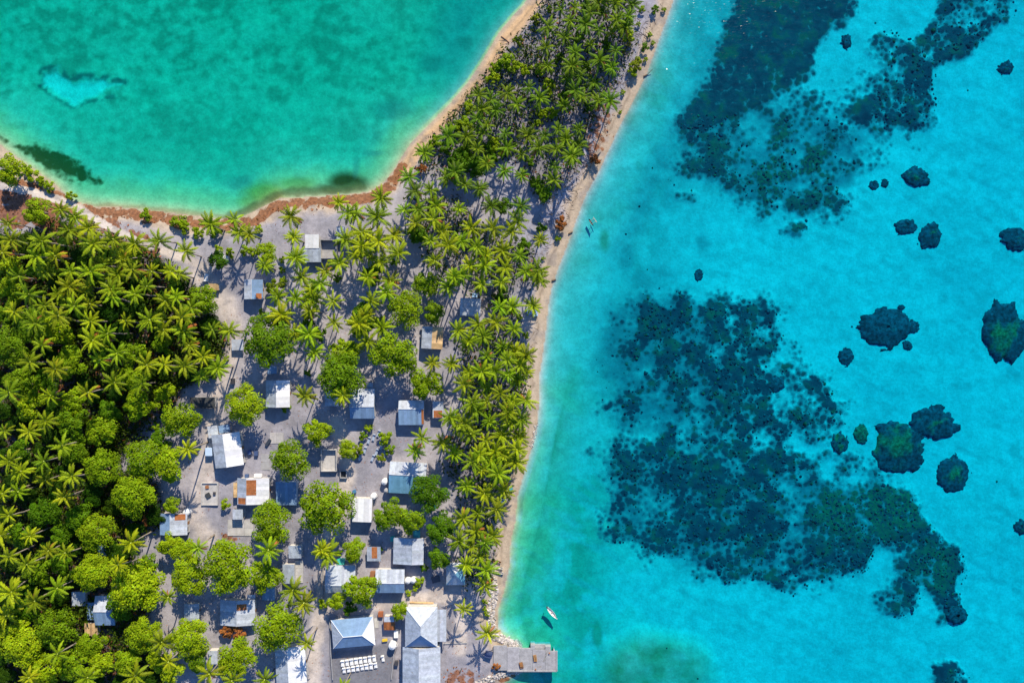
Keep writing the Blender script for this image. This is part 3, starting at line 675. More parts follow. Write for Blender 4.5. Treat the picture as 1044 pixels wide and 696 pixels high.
gable('house with grey left and white right slope beside a round tree', 'the grey and white house mid village', 271, 387.5, 295.5, 415, 'y', 0.46, G_, 'bright_roof', 2.6, 0.9)
shed('small pale blue kiosk above the grey and white roofed house', None, 272.5, 373, 282, 381, B_, 2.0, 0.2, name='kiosk', cat='kiosk')
shed('long dark tarred shed with white front beam at the forest edge', 'the dark tarred shed', 194, 405, 219, 416, 'dark_roof', 2.3, 0.15, openw=True)
gable('large tilted house with grey left and bright white right slope', 'the large tilted house', 217.5, 441.5, 246.5, 475.5, 'y', 0.44, G_, 'bright_roof', 2.8, 1.2, rot=7.5, extra=[(212, 434, 222, 446, 2.3, W_), (223, 433, 234, 441, 2.2, B_)])
gable('white patched house with large rust-brown roof panel', 'the patched house with rust panel', 242, 487, 274.5, 514, 'y', 0.30, G_, 'bright_roof', 2.6, 0.7, patchA=(0.74, 0.98, 0.1, 0.95, M['rust_roof']), patchB=(0.36, 0.94, 0.56, 0.985, M['rust_roof']), extra=[(238, 492, 242.2, 507, 2.0, 'tan_roof')])
shed('house with shade-tinted blue roof touching the patched house under a tree', 'the blue house by the patched house', 281, 491, 302, 515, B_, 2.5, 0.5, name='house', cat='house', wall='blue_wall')  # tree shade over this roof is put into its blue colour
shed('small pale roof over the slab below the patched house', None, 237, 519, 247.5, 529.5, W_, 2.3, 0.2, name='shelter', openw=True, cat='shelter')
gable('white and blue house half hidden under trees left of the village', 'the half hidden house', 163, 523, 191, 545, 'y', 0.4, B_, W_, 2.5, 0.9, patchB=(0.7, 0.98, 0.1, 0.7, M['rust_roof']))
shed('pale grey slab-roofed hut between two trees above the round palm', None, 294, 556, 307, 569, G_, 2.1, 0.25, name='hut', cat='hut')
shed('grey roof with white steps left of the village lane', 'the grey hut by the lane', 288, 575, 300, 595, G_, 2.2, 0.35, name='hut', cat='hut')
shed('grey-blue lean roof tucked below a bright round tree', None, 267, 598, 280, 612, 'blue_roof', 2.2, 0.4)
gable('weathered grey house with rusty skylight patch and brown pile below', 'the weathered rusty grey house', 224.5, 611, 260, 637, 'y', 0.5, G_, W_, 2.5, 0.9, patchB=(0.62, 0.86, 0.45, 0.98, M['rust_roof']), extra=[(252, 606, 260, 612, 2.1, G_)])
gable('tiny grey gabled hut left of the weathered house', None, 188, 615, 203, 632, 'y', 0.45, G_, G_, 2.0, 0.6, name='hut', cat='hut')
gable('house with grey left slope and bright white right slope at the bottom edge', 'the bottom grey and white house', 281, 658.5, 312, 696, 'y', 0.43, G_, 'bright_roof', 2.8, 1.1, rot=3)
shed('little white roof between trees near the bottom edge', None, 212, 663, 221.5, 677, W_, 2.2, 0.2)
gable('blue and white house with side lean-tos in the lower left clearing', 'the lower left clearing house', 97, 607, 117.5, 637, 'x', 0.5, W_, B_, 2.7, 1.1, extra=[(88.5, 614, 97, 632, 2.2, B_), (117.5, 617, 128.5, 627.5, 2.2, B_), (117.5, 607, 124, 616, 2.3, G_)])
shed('square pale grey hut upper left of the clearing house', None, 73, 603, 87, 617.5, 'metal_roof', 2.3, 0.15, name='hut', cat='hut')
shed('square tan-roofed hut just below the clearing house', None, 86, 635, 99, 648, 'tan_roof', 2.1, 0.2, name='hut', cat='hut')
shed('dim blue-grey shed under trees in the left forest', None, 99, 556, 115, 567, B_, 2.2, 0.3)
gable('white and grey house with an orange-brown door by the lane', 'the white and grey lane house', 332, 576, 362.5, 604, 'x', 0.70, W_, G_, 2.5, 0.9, face=-1)
gable('long house with white upper slope and shade-tinted blue lower slope', 'the white and blue long house', 383, 580, 412.5, 604, 'x', 0.56, W_, B_, 2.7, 0.9)
gable('silver streaked metal-roofed house in the lower middle village', 'the silver streaked house', 401, 548, 432, 575, 'y', 0.62, G_, W_, 2.7, 0.6, rot=-1.5)
shed('small rusty open-sided shelter left of the silver house', None, 374, 557, 388, 572, G_, 2.0, 0.3, patch=(0.35, 0.75, 0.2, 0.98, M['rust_roof']), openw=True, name='shelter', cat='shelter')
hip('small hut with a pyramid roof under the beach palms', 'the pyramid-roofed hut', 455, 573.5, 474, 596, (0.48, 0.52, 0.42), (W_, G_, G_, 'teal_roof'), 2.4, 2.1, name='hut', cat='hut')
hip('hip-roofed hall with blue slopes and white ends beside graves', 'the hip-roofed hall', 338.5, 630, 381.5, 659, (0.29, 0.74, 0.55), (B_, B_, G_, 'bright_roof'), 2.9, 1.7, rot=5, name='hall', cat='hall')
hip('tall white hip-roofed church hall at the bottom', 'the white church hall', 413, 618.5, 446, 659, (0.40, 0.60, 0.52), (W_, B_, G_, W_), 4.0, 2.8, name='church_hall', axis='y', extra=[(445.5, 621, 455, 654, 3.4, W_)], cat='church')
gable('long white and grey wing below the church hall at the bottom edge', 'the long bottom wing', 410.5, 659, 449, 700, 'y', 0.44, G_, W_, 3.6, 1.6, name='church_wing', cat='church')
shed('small white and rust shed between the hip-roofed hall and church', None, 391, 628, 402.5, 642.5, 'rust_roof', 2.2, 0.4, patch=(0.05, 0.95, 0.60, 0.98, M['white_roof']))
shed('plain white flat-roofed block casting a square shadow mid village', 'the plain white flat roof', 359.5, 508, 379, 532, 'bright_roof', 3.3, 0.15, rot=-2, name='house', cat='house')
gable('wide house with white upper and teal lower roof slope', 'the wide teal and white house', 397, 471, 434.5, 503, 'x', 0.40, W_, 'teal_roof', 2.7, 1.0, rot=-3)
gable('house with white upper slope and shade-tinted blue lower strip beside big tree', 'the white and pale blue house', 357, 396, 382, 426.5, 'x', 0.60, W_, B_, 2.7, 1.0, extra=[(374, 390, 380, 396.5, 2.3, G_)])
gable('blue roofed house with rusty right edge in the village centre', 'the blue house with rusty edge', 406.5, 408, 432.5, 433, 'x', 0.35, W_, B_, 2.6, 0.8, patchB=(0.90, 0.995, 0.05, 0.98, M['rust_roof']))
shed('little white and rusty roof right of the blue house', None, 441, 409, 452, 426, W_, 2.3, 0.3, patch=(0.1, 0.9, 0.02, 0.45, M['rust_roof']))
gable('house roofed half in pale blue and half in tan rusty sheets', 'the half tan half blue house', 430, 333, 451.5, 355.5, 'y', 0.48, G_, 'tan_roof', 2.5, 0.7, rot=-3)
shed('white roofed cabin with brown beams behind it under beach palms', 'the white cabin in the beach palms', 469, 304, 490, 322, W_, 2.4, 0.5, rot=-3, name='cabin', cat='cabin')
shed('dim grey low roof in shade left of the white pale blue house', None, 331, 397, 346, 414, G_, 2.0, 0.3)
shed('tiny brown crate-like kiosk on the sand at the forest edge', None, 213, 289, 223, 296, 'tan_roof', 1.6, 0.1, name='kiosk', cat='kiosk')
shed('small white shelter hidden among beach palms below the spit', None, 496, 285, 503, 292, W_, 1.9, 0.2, name='shelter', openw=True, cat='shelter')

# ------------------------------------------------------------------ walled yards, slabs, tanks
def enclosure(label, short, x0, y0, x1, y1, h, wallmat, floormat, name='walled_yard', cat='walled yard', gap=None):
    wx, wy, g0, w, d = base_xy(x0, y0, x1, y1, h)
    root = empty(name, (wx, wy, g0)); hx, hy = w / 2, d / 2; t = 0.22
    f = MB(); f.box(-hx + t, hx - t, -hy + t, hy - t, -0.5, 0.14); f.obj('floor_slab', M[floormat], root)
    for (a, b_, c, e) in ((-hx, hx, hy - t, hy), (-hx, hx, -hy, -hy + t), (-hx, -hx + t, -hy + t, hy - t), (hx - t, hx, -hy + t, hy - t)):
        b = MB(); b.box(a, b_, c, e, -0.5, h * rng.uniform(0.97, 1.03)); b.obj('wall', M[wallmat], root)
    tag(root, label, cat)
    if short: LANDMARKS.append((short, (x0 + x1) / 2, (y0 + y1) / 2))
    return root
enclosure('roofless dark walled yard attached to the white shed near the lagoon', None, 326, 244, 343, 263.5, 1.9, 'concrete', 'concrete')
enclosure('roofless pale concrete box with sandy floor in the village middle', 'the roofless concrete box', 327, 458, 343, 480.5, 1.3, 'pale_concrete', 'pale_concrete')
pl = enclosure('small square concrete planter with dark soil right of the concrete box', None, 346.5, 479.5, 353.5, 487.5, 0.9, 'concrete', 'dark_roof', 'planter', 'planter')
enclosure('low-walled ruined floor with scattered debris left of the patched house', 'the low ruined floor', 205, 492, 222, 515, 0.5, 'pale_concrete', 'pale_concrete', 'ruined_floor', 'ruin')
def slab(label, x0, y0, x1, y1, h=0.16, mat='pale_concrete', name='concrete_slab', cat='slab', rot=0):
    wx, wy, g0, w, d = base_xy(x0, y0, x1, y1, h)
    root = empty(name, (wx, wy, g0), R(rot)); k = max(1, int(round(w / 2.4))); q = max(1, int(round(d / 2.4)))
    for i in range(k):
        for j in range(q):
            b = MB(); b.box(-w / 2 + w * i / k + 0.02, -w / 2 + w * (i + 1) / k - 0.02, -d / 2 + d * j / q + 0.02, -d / 2 + d * (j + 1) / q - 0.02, -0.5, h + rng.uniform(-0.012, 0.012), tint(0.85, 1.05)); b.obj('panel', M[mat], root)
    tag(root, label, cat); return root
slab('pale concrete slab under and right of the small shelter', 232, 530, 258, 546)
slab('bare grey floor slab above the bright round tree at village top', 275, 441, 289, 452)
slab('dark gravel-coloured small slab left of the patched house', 266, 463, 275, 479, 0.1, 'concrete')
slab('white steps and slab right of the grey hut by the lane', 300.5, 571, 309, 594, 0.25)
slab('square concrete pad beside the hip-roofed hall', 381.5, 630, 386, 640, 0.12)
def tank(label, px, py, r, h=1.9, mat='tank', group=None):
    x, y = PX(px, py, 3.2); g0 = gz(x, y); root = empty('water_tank', (x, y, g0))
    b = MB(); R0 = r * S
    b.lathe([(R0, -0.3), (R0 * 1.02, h * 0.3), (R0, h * 0.32), (R0 * 1.02, h * 0.62), (R0, h * 0.64), (R0, h * 0.9), (R0 * 0.8, h), (R0 * 0.4, h * 1.07)], 18); b.obj('tank_body', M[mat], root, smooth=False)
    c = MB(); c.lathe([(R0 * 0.36, h * 1.06), (R0 * 0.36, h * 1.13), (R0 * 0.3, h * 1.15)], 14); c.obj('lid', M[mat], root)
    p_ = MB(); p_.tube([(R0 * 0.9, 0, h * 0.95), (R0 * 1.3, 0, h * 0.95), (R0 * 1.3, 0, 0.02)], [0.06] * 3, 6); p_.obj('pipe', M['tank'], root)
    tag(root, label, 'water tank', 'round water tanks')
tank('large white round water tank between the hip-roofed hall and church', 400, 658, 3.8, 2.2)
tank('white round tank at the upper left corner of the teal roof', 392, 491, 3.2)
tank('grey-green round tank just below the white tank at the teal roof', 394, 500, 2.6, mat='concrete')
tank('white round tank above the plain white flat roof', 380.5, 506, 3.0)
tank('left one of two round tanks right of the blue long house', 415.5, 592, 3.0)
tank('right one of two round tanks right of the blue long house', 421, 591.5, 2.9)
tank('white round tank at the corner of the half hidden house', 190, 522, 3.3)
def crate(label, px, py, w, d, h, colr, name='storage_bin', cat='bin', rot=0.0, zoff=0.0):
    x, y = PX(px, py, 2.5); g0 = gz(x, y); root = empty(name, (x, y, g0 + zoff), R(rot)); b = MB()
    t = 0.06; b.box(-w / 2, w / 2, -d / 2, d / 2, -0.1, 0.1, colr)
    for (a, c, e, f) in ((-w / 2, w / 2, d / 2 - t, d / 2), (-w / 2, w / 2, -d / 2, -d / 2 + t), (-w / 2, -w / 2 + t, -d / 2 + t, d / 2 - t), (w / 2 - t, w / 2, -d / 2 + t, d / 2 - t)):
        b.box(a, c, e, f, 0.1, h, colr)
    b.obj('bin_body', M['paint'], root)
    l_ = MB(); l_.box(-w / 2 - 0.04, w / 2 + 0.04, -d / 2 - 0.04, d / 2 + 0.04, h, h + 0.08, tuple(min(1, q * 1.15) for q in colr)); l_.obj('lid', M['paint'], root)
    tag(root, label, cat); return root
crate('pale blue square tank left of the large tilted house', 214, 460, 2.0, 2.3, 1.5, (0.42, 0.55, 0.75), 'square_tank', 'tank')
crate('teal box behind the silver streaked house, on its right', 425, 544, 1.9, 1.9, 1.3, (0.06, 0.38, 0.42))
crate('teal box at the upper left corner of the silver streaked house', 400.5, 549, 1.3, 1.3, 1.2, (0.05, 0.42, 0.36))
crate('teal box above the white and grey lane house', 347.5, 572, 2.2, 1.6, 1.1, (0.05, 0.40, 0.34))
crate('pale blue bin above the white cabin in the beach palms', 484, 301, 1.4, 1.2, 1.0, (0.35, 0.55, 0.8))
crate('left of two blue boxes under the lone beach palm', 539.5, 317.5, 1.4, 1.7, 0.9, (0.16, 0.30, 0.62), rot=10)
crate('right of two blue boxes under the lone beach palm', 545.5, 319, 1.4, 1.8, 0.9, (0.25, 0.42, 0.72), rot=10)
crate('small white box right of the rusty shed near the church', 397 + 7, 646, 1.2, 2.0, 1.2, (0.75, 0.76, 0.78))
crate('rusty drum-like bin above the rusty shed near the church', 388, 626, 1.4, 1.4, 0.9, (0.30, 0.10, 0.04))
crate('brown box at the upper left of the blue long house', 380.5, 586, 1.6, 2.2, 1.3, (0.26, 0.12, 0.06))
crate('white box on the beach under the lower palms', 513, 511, 1.6, 1.3, 0.7, (0.55, 0.66, 0.78), rot=-20)
crate('teal bin at the beach edge beside the palms', 521, 499, 1.0, 1.4, 0.8, (0.04, 0.28, 0.36), rot=10)
crate('dark blue machine crate on the jetty approach', 498, 668, 2.2, 1.5, 1.3, (0.04, 0.06, 0.14), rot=-15)
crate('white box left of the low tree near the lagoon-side clearing', 229.5, 263, 1.3, 1.3, 0.9, (0.7, 0.72, 0.76))
crate('pale box on the sand at the left forest edge', 210, 283, 1.1, 2.2, 0.9, (0.6, 0.62, 0.66), rot=-10)
crate('small white box in the left forest clearing', 66, 545, 1.4, 1.8, 1.0, (0.62, 0.66, 0.72), rot=20)

crate('dark boat-shaped trough on the sand right of the tilted house', 273, 451, 0.8, 2.2, 0.5, (0.03, 0.04, 0.06), 'trough', 'trough', rot=-35)
crate('left small dark blue drum right of the tilted house', 254, 461, 0.9, 1.2, 0.8, (0.05, 0.09, 0.22), 'drum', 'drum', rot=20)
crate('right small dark blue drum right of the tilted house', 261, 462, 1.0, 1.3, 0.8, (0.05, 0.08, 0.18), 'drum', 'drum')
crate('small dark blue drum above the patched house', 251.5, 485, 1.0, 1.0, 0.8, (0.05, 0.09, 0.2), 'drum', 'drum')
crate('white washing bench above the patched house', 263, 484.5, 2.2, 0.9, 0.8, (0.7, 0.72, 0.75), 'washing_bench', 'bench')
crate('dark heap of netting on the ruined floor', 211.5, 505, 1.3, 1.4, 0.45, (0.04, 0.045, 0.05), 'netting_box', 'box', rot=30)
crate('small rusty box on the ruined floor', 210.5, 496.5, 0.9, 0.9, 0.4, (0.28, 0.12, 0.05), rot=10)
crate('small dark stool on the ruined floor', 218, 503, 0.7, 0.8, 0.4, (0.05, 0.05, 0.06), 'stool', 'stool')
crate('blue bucket crate above the plain white flat roof', 361, 501, 0.9, 0.9, 0.7, (0.05, 0.16, 0.3), 'bucket', 'bucket', rot=20)
crate('dark double bin on the sand above a round tree', 237, 388.5, 1.0, 1.6, 0.9, (0.04, 0.04, 0.05), 'rubbish_bin', 'bin')
crate('yellow crate beside the tank near the church', 392, 653, 1.5, 0.6, 0.5, (0.6, 0.42, 0.03), 'plastic_crate', 'crate', rot=8)
crate('dark machine under the left side of the church wing', 404, 676, 1.0, 1.2, 0.9, (0.05, 0.05, 0.06), 'generator', 'generator')
crate('dark rock-like heap cover left of the pyramid hut', 444, 591, 2.4, 1.8, 0.4, (0.07, 0.07, 0.09), 'covered_pile', 'pile', rot=15)

# flat coloured tarp (teal) by the round dark tree
def tarp(label, px, py, rx, ry, colr):
    x, y = PX(px, py, 2); g0 = gz(x, y); b = MB(); n = 18
    ring = [(rx * S * math.cos(2 * math.pi * k / n) * rng.uniform(0.85, 1.1), ry * S * math.sin(2 * math.pi * k / n) * rng.uniform(0.85, 1.1)) for k in range(n)]
    for k in range(n):
        a, c = ring[k], ring[(k + 1) % n]
        za, zc = 0.16, 0.16
        b.face([(0, 0, 0.45), (a[0] * 0.5, a[1] * 0.5, 0.30 + 0.1 * (k % 2)), (c[0] * 0.5, c[1] * 0.5, 0.30 + 0.1 * ((k + 1) % 2))], colr)
        b.face([(a[0] * 0.5, a[1] * 0.5, 0.30 + 0.1 * (k % 2)), (a[0], a[1], za), (c[0], c[1], zc), (c[0] * 0.5, c[1] * 0.5, 0.30 + 0.1 * ((k + 1) % 2))], colr)
        b.face([(a[0], a[1], za), (a[0], a[1], -0.1), (c[0], c[1], -0.1), (c[0], c[1], zc)], colr)
    o = b.obj('tarpaulin', M['paint'], None, (x, y, g0)); tag(o, label, 'tarpaulin')
tarp('crumpled teal tarpaulin on the sand below the dark round tree', 439, 516, 6, 5.5, (0.05, 0.30, 0.38))

# graves beside the hall
def grave(px, py, L, W, rot, label, group, colr, parent_first=[None]):
    x, y = PX(px, py, 1.8); g0 = gz(x, y); root = empty('grave', (x, y, g0), R(rot))
    b = MB(); b.box(-W / 2, W / 2, -L / 2, L / 2, -0.3, 0.42, colr); b.obj('grave_slab', M['paint'], root)
    h_ = MB(); h_.box(-W / 2 - 0.05, W / 2 + 0.05, L / 2, L / 2 + 0.16, -0.3, 0.85, colr); h_.obj('headstone', M['paint'], root)
    t = MB(); t.box(-W / 2 + 0.18, W / 2 - 0.18, -L / 2 + 0.2, L / 2 - 0.25, 0.42, 0.52, tuple(q * 0.97 for q in colr)); t.obj('grave_cap', M['paint'], root)
    tag(root, label, 'grave', group)
ordn = ['leftmost', 'second from left', 'third from left', 'fourth from left', 'fifth from left', 'sixth from left', 'seventh from left', 'rightmost']
for i in range(8):
    t = i / 7
    grave(349.5 + 32 * t, 676 - 5 * t, 1.75 * rng.uniform(0.85, 1.1), 0.98 * rng.uniform(0.9, 1.15), 5 + rng.uniform(-4, 4), f'white grave, {ordn[i]} in the upper row below the hip-roofed hall', 'white graves in two rows', (0.80, 0.81, 0.82))
    grave(351 + 32 * t, 683 - 5 * t, 1.6 * rng.uniform(0.85, 1.1), 0.95 * rng.uniform(0.9, 1.15), 5 + rng.uniform(-4, 4), f'white grave, {ordn[i]} in the lower row below the hip-roofed hall', 'white graves in two rows', (0.78, 0.79, 0.82))
grave(390.5, 671, 1.6, 0.8, 10, 'lone white grave right of the two rows', 'white graves in two rows', (0.8, 0.8, 0.8))
k = 0
for (px, py) in ((372, 459), (380, 467), (389, 455), (384, 461), (367, 466), (376, 449), (370, 443), (381, 446), (386, 442), (392, 463)):
    near = ['upper', 'lower'][py > 455] + ' ' + ['left', 'right'][px > 380]
    grave(px, py, 1.9, 0.75, -18 + rng.uniform(-6, 6), f'weathered blue-grey grave in the planted plot, {["topmost","second from top","third from top","fourth from top","fifth from top","sixth from top","seventh from top","eighth from top","ninth from top","lowest"][sorted([459,467,455,461,466.1,449,443,446,442,463]).index(py if py != 466 else 466.1)]}', 'weathered graves among bushes', (0.36, 0.43, 0.55)); k += 1

# low kerb walls
def low_wall(label, pts, h=0.5, t=0.22, mat='concrete', cat='low wall', name='low_wall'):
    b = MB(); w = [PX(x, y, 1.8) for x, y in pts]
    for (ax, ay), (bx_, by_) in zip(w[:-1], w[1:]):
        d = Vector((bx_ - ax, by_ - ay)); nn = Vector((-d.y, d.x)).normalized() * t / 2; g0 = gz(ax, ay); g1 = gz(bx_, by_)
        b.hexa([(ax - nn.x, ay - nn.y, g0 - 0.4), (bx_ - nn.x, by_ - nn.y, g1 - 0.4), (bx_ + nn.x, by_ + nn.y, g1 - 0.4), (ax + nn.x, ay + nn.y, g0 - 0.4),
                (ax - nn.x, ay - nn.y, g0 + h), (bx_ - nn.x, by_ - nn.y, g1 + h), (bx_ + nn.x, by_ + nn.y, g1 + h), (ax + nn.x, ay + nn.y, g0 + h)])
    o = b.obj(name, M[mat]); tag(o, label, cat)
low_wall('low boundary wall along the lane left of the hip-roofed hall', [(336.5, 632), (337.5, 664), (339.5, 692)], 0.7)
low_wall('thin kerb along the left side of the village lane', [(328, 545), (328.5, 575), (327, 600)], 0.4)
low_wall('short kerb left of the white and grey lane house', [(329.8 - 0.2, 572), (329.6, 608)], 0.5)
low_wall('low pale wall above the church hall', [(418, 613.5), (442, 614.5)], 0.6, 0.3, 'tan_roof')
low_wall('thin wall line right of the church across the sand', [(452, 656), (476, 655.5)], 0.3)
low_wall('low wall below the lower graves', [(402, 662), (399, 692)], 0.5)

# ------------------------------------------------------------------ jetty
jz = 1.35
def jp(px, py): return PX(px, py, jz)
jr = empty('jetty', (*jp(535, 671), 0.0)); ox, oy = jr.location.x, jr.location.y
panels = [(503, 658, 517, 683), (517, 659.5, 530, 683), (530, 660.5, 543, 683), (543, 662, 556, 683.3), (556, 663.5, 567.5, 683.6)]
for i, (a, b_, c, d) in enumerate(panels):
    x0, y0 = jp(a, b_); x1, y1 = jp(c, d); b = MB()
    b.box(x0 - ox + 0.03, x1 - ox - 0.03, y1 - oy, y0 - oy, jz - 0.4, jz + rng.uniform(-0.01, 0.01), tint(0.9, 1.06)); b.obj('deck_slab', M['concrete'], jr)
for (a, b_, c, d) in ((517, 683, 567.5, 684.2), (567, 663.5, 568.3, 683.6)):
    x0, y0 = jp(a, b_); x1, y1 = jp(c, d); b = MB(); b.box(x0 - ox, x1 - ox, y1 - oy, y0 - oy, jz - 0.45, jz + 0.18); b.obj('edge_kerb', M['concrete'], jr)
for i in range(4):
    for py in (664.5, 682):
        x, y = jp(538 + i * 9, py); b = MB(); b.lathe([(0.28, -4.5), (0.28, jz - 0.4)], 10, x - ox, y - oy); b.obj('pile', M['concrete'], jr)
x0, y0 = jp(541, 657.5); x1, y1 = jp(545.5, 661.8); b = MB(); b.box(x0 - ox, x1 - ox, y1 - oy, y0 - oy, -3.5, jz - 0.05); b.obj('landing_block', M['concrete'], jr)
x0, y0 = jp(556, 659); x1, y1 = jp(561.5, 663.4); b = MB(); b.box(x0 - ox, x1 - ox, y1 - oy, y0 - oy, -3.5, jz - 0.05); b.obj('landing_block', M['concrete'], jr)
for i in range(3):
    x0, y0 = jp(545.6, 658.5 + i * 1.1); x1, y1 = jp(555.9, 659.5 + i * 1.1); b = MB(); b.box(x0 - ox, x1 - ox, y1 - oy + 0.01, y0 - oy, -3.5, 0.25 + i * 0.3); b.obj('step', M['concrete'], jr)
for (a, b_) in ((546, 681.5), (560, 665)):
    x, y = jp(a, b_); b = MB(); b.lathe([(0.16, jz - 0.02), (0.14, jz + 0.3), (0.22, jz + 0.34), (0.22, jz + 0.42)], 10, x - ox, y - oy); b.obj('bollard', M['rust_roof'], jr)
tag(jr, 'grey concrete jetty with slab deck reaching into the sea', 'jetty'); LANDMARKS.append(('the concrete jetty', 530, 668))

def on_jetty(px, py): x, y = jp(px, py); return x, y, jz + 0.012
b = MB(); b.box(-0.5, 0.5, -1.0, 1.0, 0, 0.25, (0.30, 0.16, 0.06)); b.box(-0.42, -0.1, -0.9, 0.9, 0.25, 0.38, (0.36, 0.2, 0.08)); b.box(0.1, 0.42, -0.95, 0.85, 0.25, 0.36, (0.33, 0.18, 0.07))
o = b.obj('timber_stack', M['paint'], None, on_jetty(545.5, 670.5), (0, 0, R(8))); tag(o, 'small brown timber stack in the middle of the jetty', 'timber')
b = MB(); b.box(-0.55, 0.55, -0.9, 0.9, 0, 0.3, (0.22, 0.12, 0.06)); b.box(-0.45, 0.45, -0.35, 0.75, 0.3, 0.5, (0.30, 0.14, 0.05))
o = b.obj('timber_stack', M['paint'], None, on_jetty(531.5, 677.5), (0, 0, R(12))); tag(o, 'brown timber stack at the lower edge of the jetty', 'timber')
b = MB(); b.tube([(-0.5, -1.5, 0.06), (0.5, 1.5, 0.06)], [0.06, 0.06], 6, (0.3, 0.3, 0.3)); b.tube([(-0.2, -1.6, 0.06), (0.8, 1.4, 0.06)], [0.06, 0.06], 6, (0.3, 0.3, 0.3))
for q in range(7): b.tube([(-0.4 + q * 0.14, -1.3 + q * 0.42, 0.06), (-0.1 + q * 0.14, -1.4 + q * 0.42, 0.06)], [0.04, 0.04], 5, (0.3, 0.3, 0.3))
o = b.obj('ladder', M['paint'], None, on_jetty(555.5, 669)); tag(o, 'grey ladder lying on the outer jetty deck', 'ladder')

# ------------------------------------------------------------------ boats
def hull(L, W, Hh, n=13, colr=(0.8, 0.8, 0.8)):
    b = MB(); ring = []
    for i in range(n):
        t = i / (n - 1); x = (t - 0.5) * L; w = W / 2 * (max(0.02, math.sin(math.pi * min(1, t * 1.06 + 0.04))) ** 0.55); s_ = 0.22 * (abs(t - 0.5) * 2) ** 3
        ring.append([(x, -w, Hh + s_), (x, -w * 0.75, Hh * 0.25 + s_ * 0.5), (x, 0, s_ * 0.6), (x, w * 0.75, Hh * 0.25 + s_ * 0.5), (x, w, Hh + s_), (x, w * 0.86, Hh + s_ - 0.01), (x, w * 0.6, Hh * 0.4 + s_ * 0.5), (x, 0, 0.1 + s_ * 0.6), (x, -w * 0.6, Hh * 0.4 + s_ * 0.5), (x, -w * 0.86, Hh + s_ - 0.01)])
    base = len(b.v)
    for r_ in ring: b.v += r_
    k = len(ring[0])
    for i in range(n - 1):
        for q in range(k):
            b.f.append((base + i * k + q, base + i * k + (q + 1) % k, base + (i + 1) * k + (q + 1) % k, base + (i + 1) * k + q)); b.c.append(colr if q < 4 else tuple(c * 0.92 for c in colr))
    b.f.append(tuple(base + q for q in reversed(range(k)))); b.c.append(colr); b.f.append(tuple(base + (n - 1) * k + q for q in range(k))); b.c.append(colr)
    return b
def canoe(label, px, py, L, W, ang, zz, colr, outrig=False, name='canoe', cat='canoe', motor=False):
    x, y = PX(px, py, max(zz, 0)); root = empty(name, (x, y, zz), R(ang))
    hull(L, W, 0.5, 13, colr).obj('hull', M['paint'], root)
    for t in (-0.28, -0.05, 0.2):
        s_ = MB(); s_.box(t * L - 0.12, t * L + 0.12, -W * 0.41, W * 0.41, 0.36, 0.41, (0.45, 0.34, 0.24)); s_.obj('seat', M['paint'], root)
    if motor:
        m_ = MB(); m_.box(-L / 2 - 0.42, -L / 2 - 0.02, -0.18, 0.18, 0.45, 0.95, (0.06, 0.06, 0.07)); m_.box(-L / 2 - 0.28, -L / 2 - 0.16, -0.06, 0.06, -0.35, 0.45, (0.1, 0.1, 0.1)); m_.obj('outboard_motor', M['paint'], root)
    if outrig:
        f_ = MB(); f_.tube([(-L * 0.38, 1.5, 0.18), (0, 1.5, 0.12), (L * 0.38, 1.5, 0.2)], [0.07, 0.12, 0.07], 7, (0.5, 0.45, 0.38)); f_.obj('outrigger_float', M['paint'], root)
        for t in (-0.2, 0.2):
            a_ = MB(); a_.tube([(t * L, -0.25, 0.56), (t * L, 0.8, 0.6), (t * L, 1.5, 0.2)], [0.045] * 3, 6, (0.32, 0.25, 0.18)); a_.obj('outrigger_boom', M['paint'], root)
    tag(root, label, cat); return root
canoe('slim white motor boat afloat above the jetty', 563, 624.5, 4.6, 1.15, -50, -0.16, (0.82, 0.82, 0.84), name='boat', cat='boat', motor=True)
canoe('dark outrigger canoe afloat off the upper beach', 602.5, 227, 2.6, 0.5, -55, -0.14, (0.05, 0.06, 0.07), True)
for (lab, px, py, a, cc) in (('brown canoe, topmost of three drawn up on the beach above the rocks', 505, 571.5, 172, (0.28, 0.15, 0.08)), ('white canoe, middle of three drawn up on the beach', 507, 577.5, 170, (0.72, 0.70, 0.66)), ('white canoe, lowest of three drawn up on the beach', 507.5, 583, 174, (0.66, 0.66, 0.66))):
    x, y = PX(px, py, 1); canoe(lab, px, py, 3.6, 0.75, a, gz(x, y) - 0.04, cc)

# ------------------------------------------------------------------ rocks of the sea wall (too small to pick apart)
def lump(b, x, y, zc, r, colr, n=6, flat=0.7):
    ph = rng.random() * 6.28; top = []; mid = []; bot = []
    for k in range(n):
        t = ph + 2 * math.pi * k / n; q = r * rng.uniform(0.75, 1.2)
        bot.append((x + q * math.cos(t), y + q * math.sin(t), zc - 0.3 * r)); q2 = q * rng.uniform(0.6, 0.9)
        mid.append((x + q2 * math.cos(t + 0.2), y + q2 * math.sin(t + 0.2), zc + r * flat * rng.uniform(0.5, 0.85)))
    s0 = len(b.v); b.v += bot + mid + [(x + rng.uniform(-.2, .2) * r, y + rng.uniform(-.2, .2) * r, zc + r * flat * 1.05)]
    for k in range(n):
        k2 = (k + 1) % n
        b.f.append((s0 + k, s0 + k2, s0 + n + k2, s0 + n + k)); b.c.append(colr); b.f.append((s0 + n + k, s0 + n + k2, s0 + 2 * n)); b.c.append(colr)
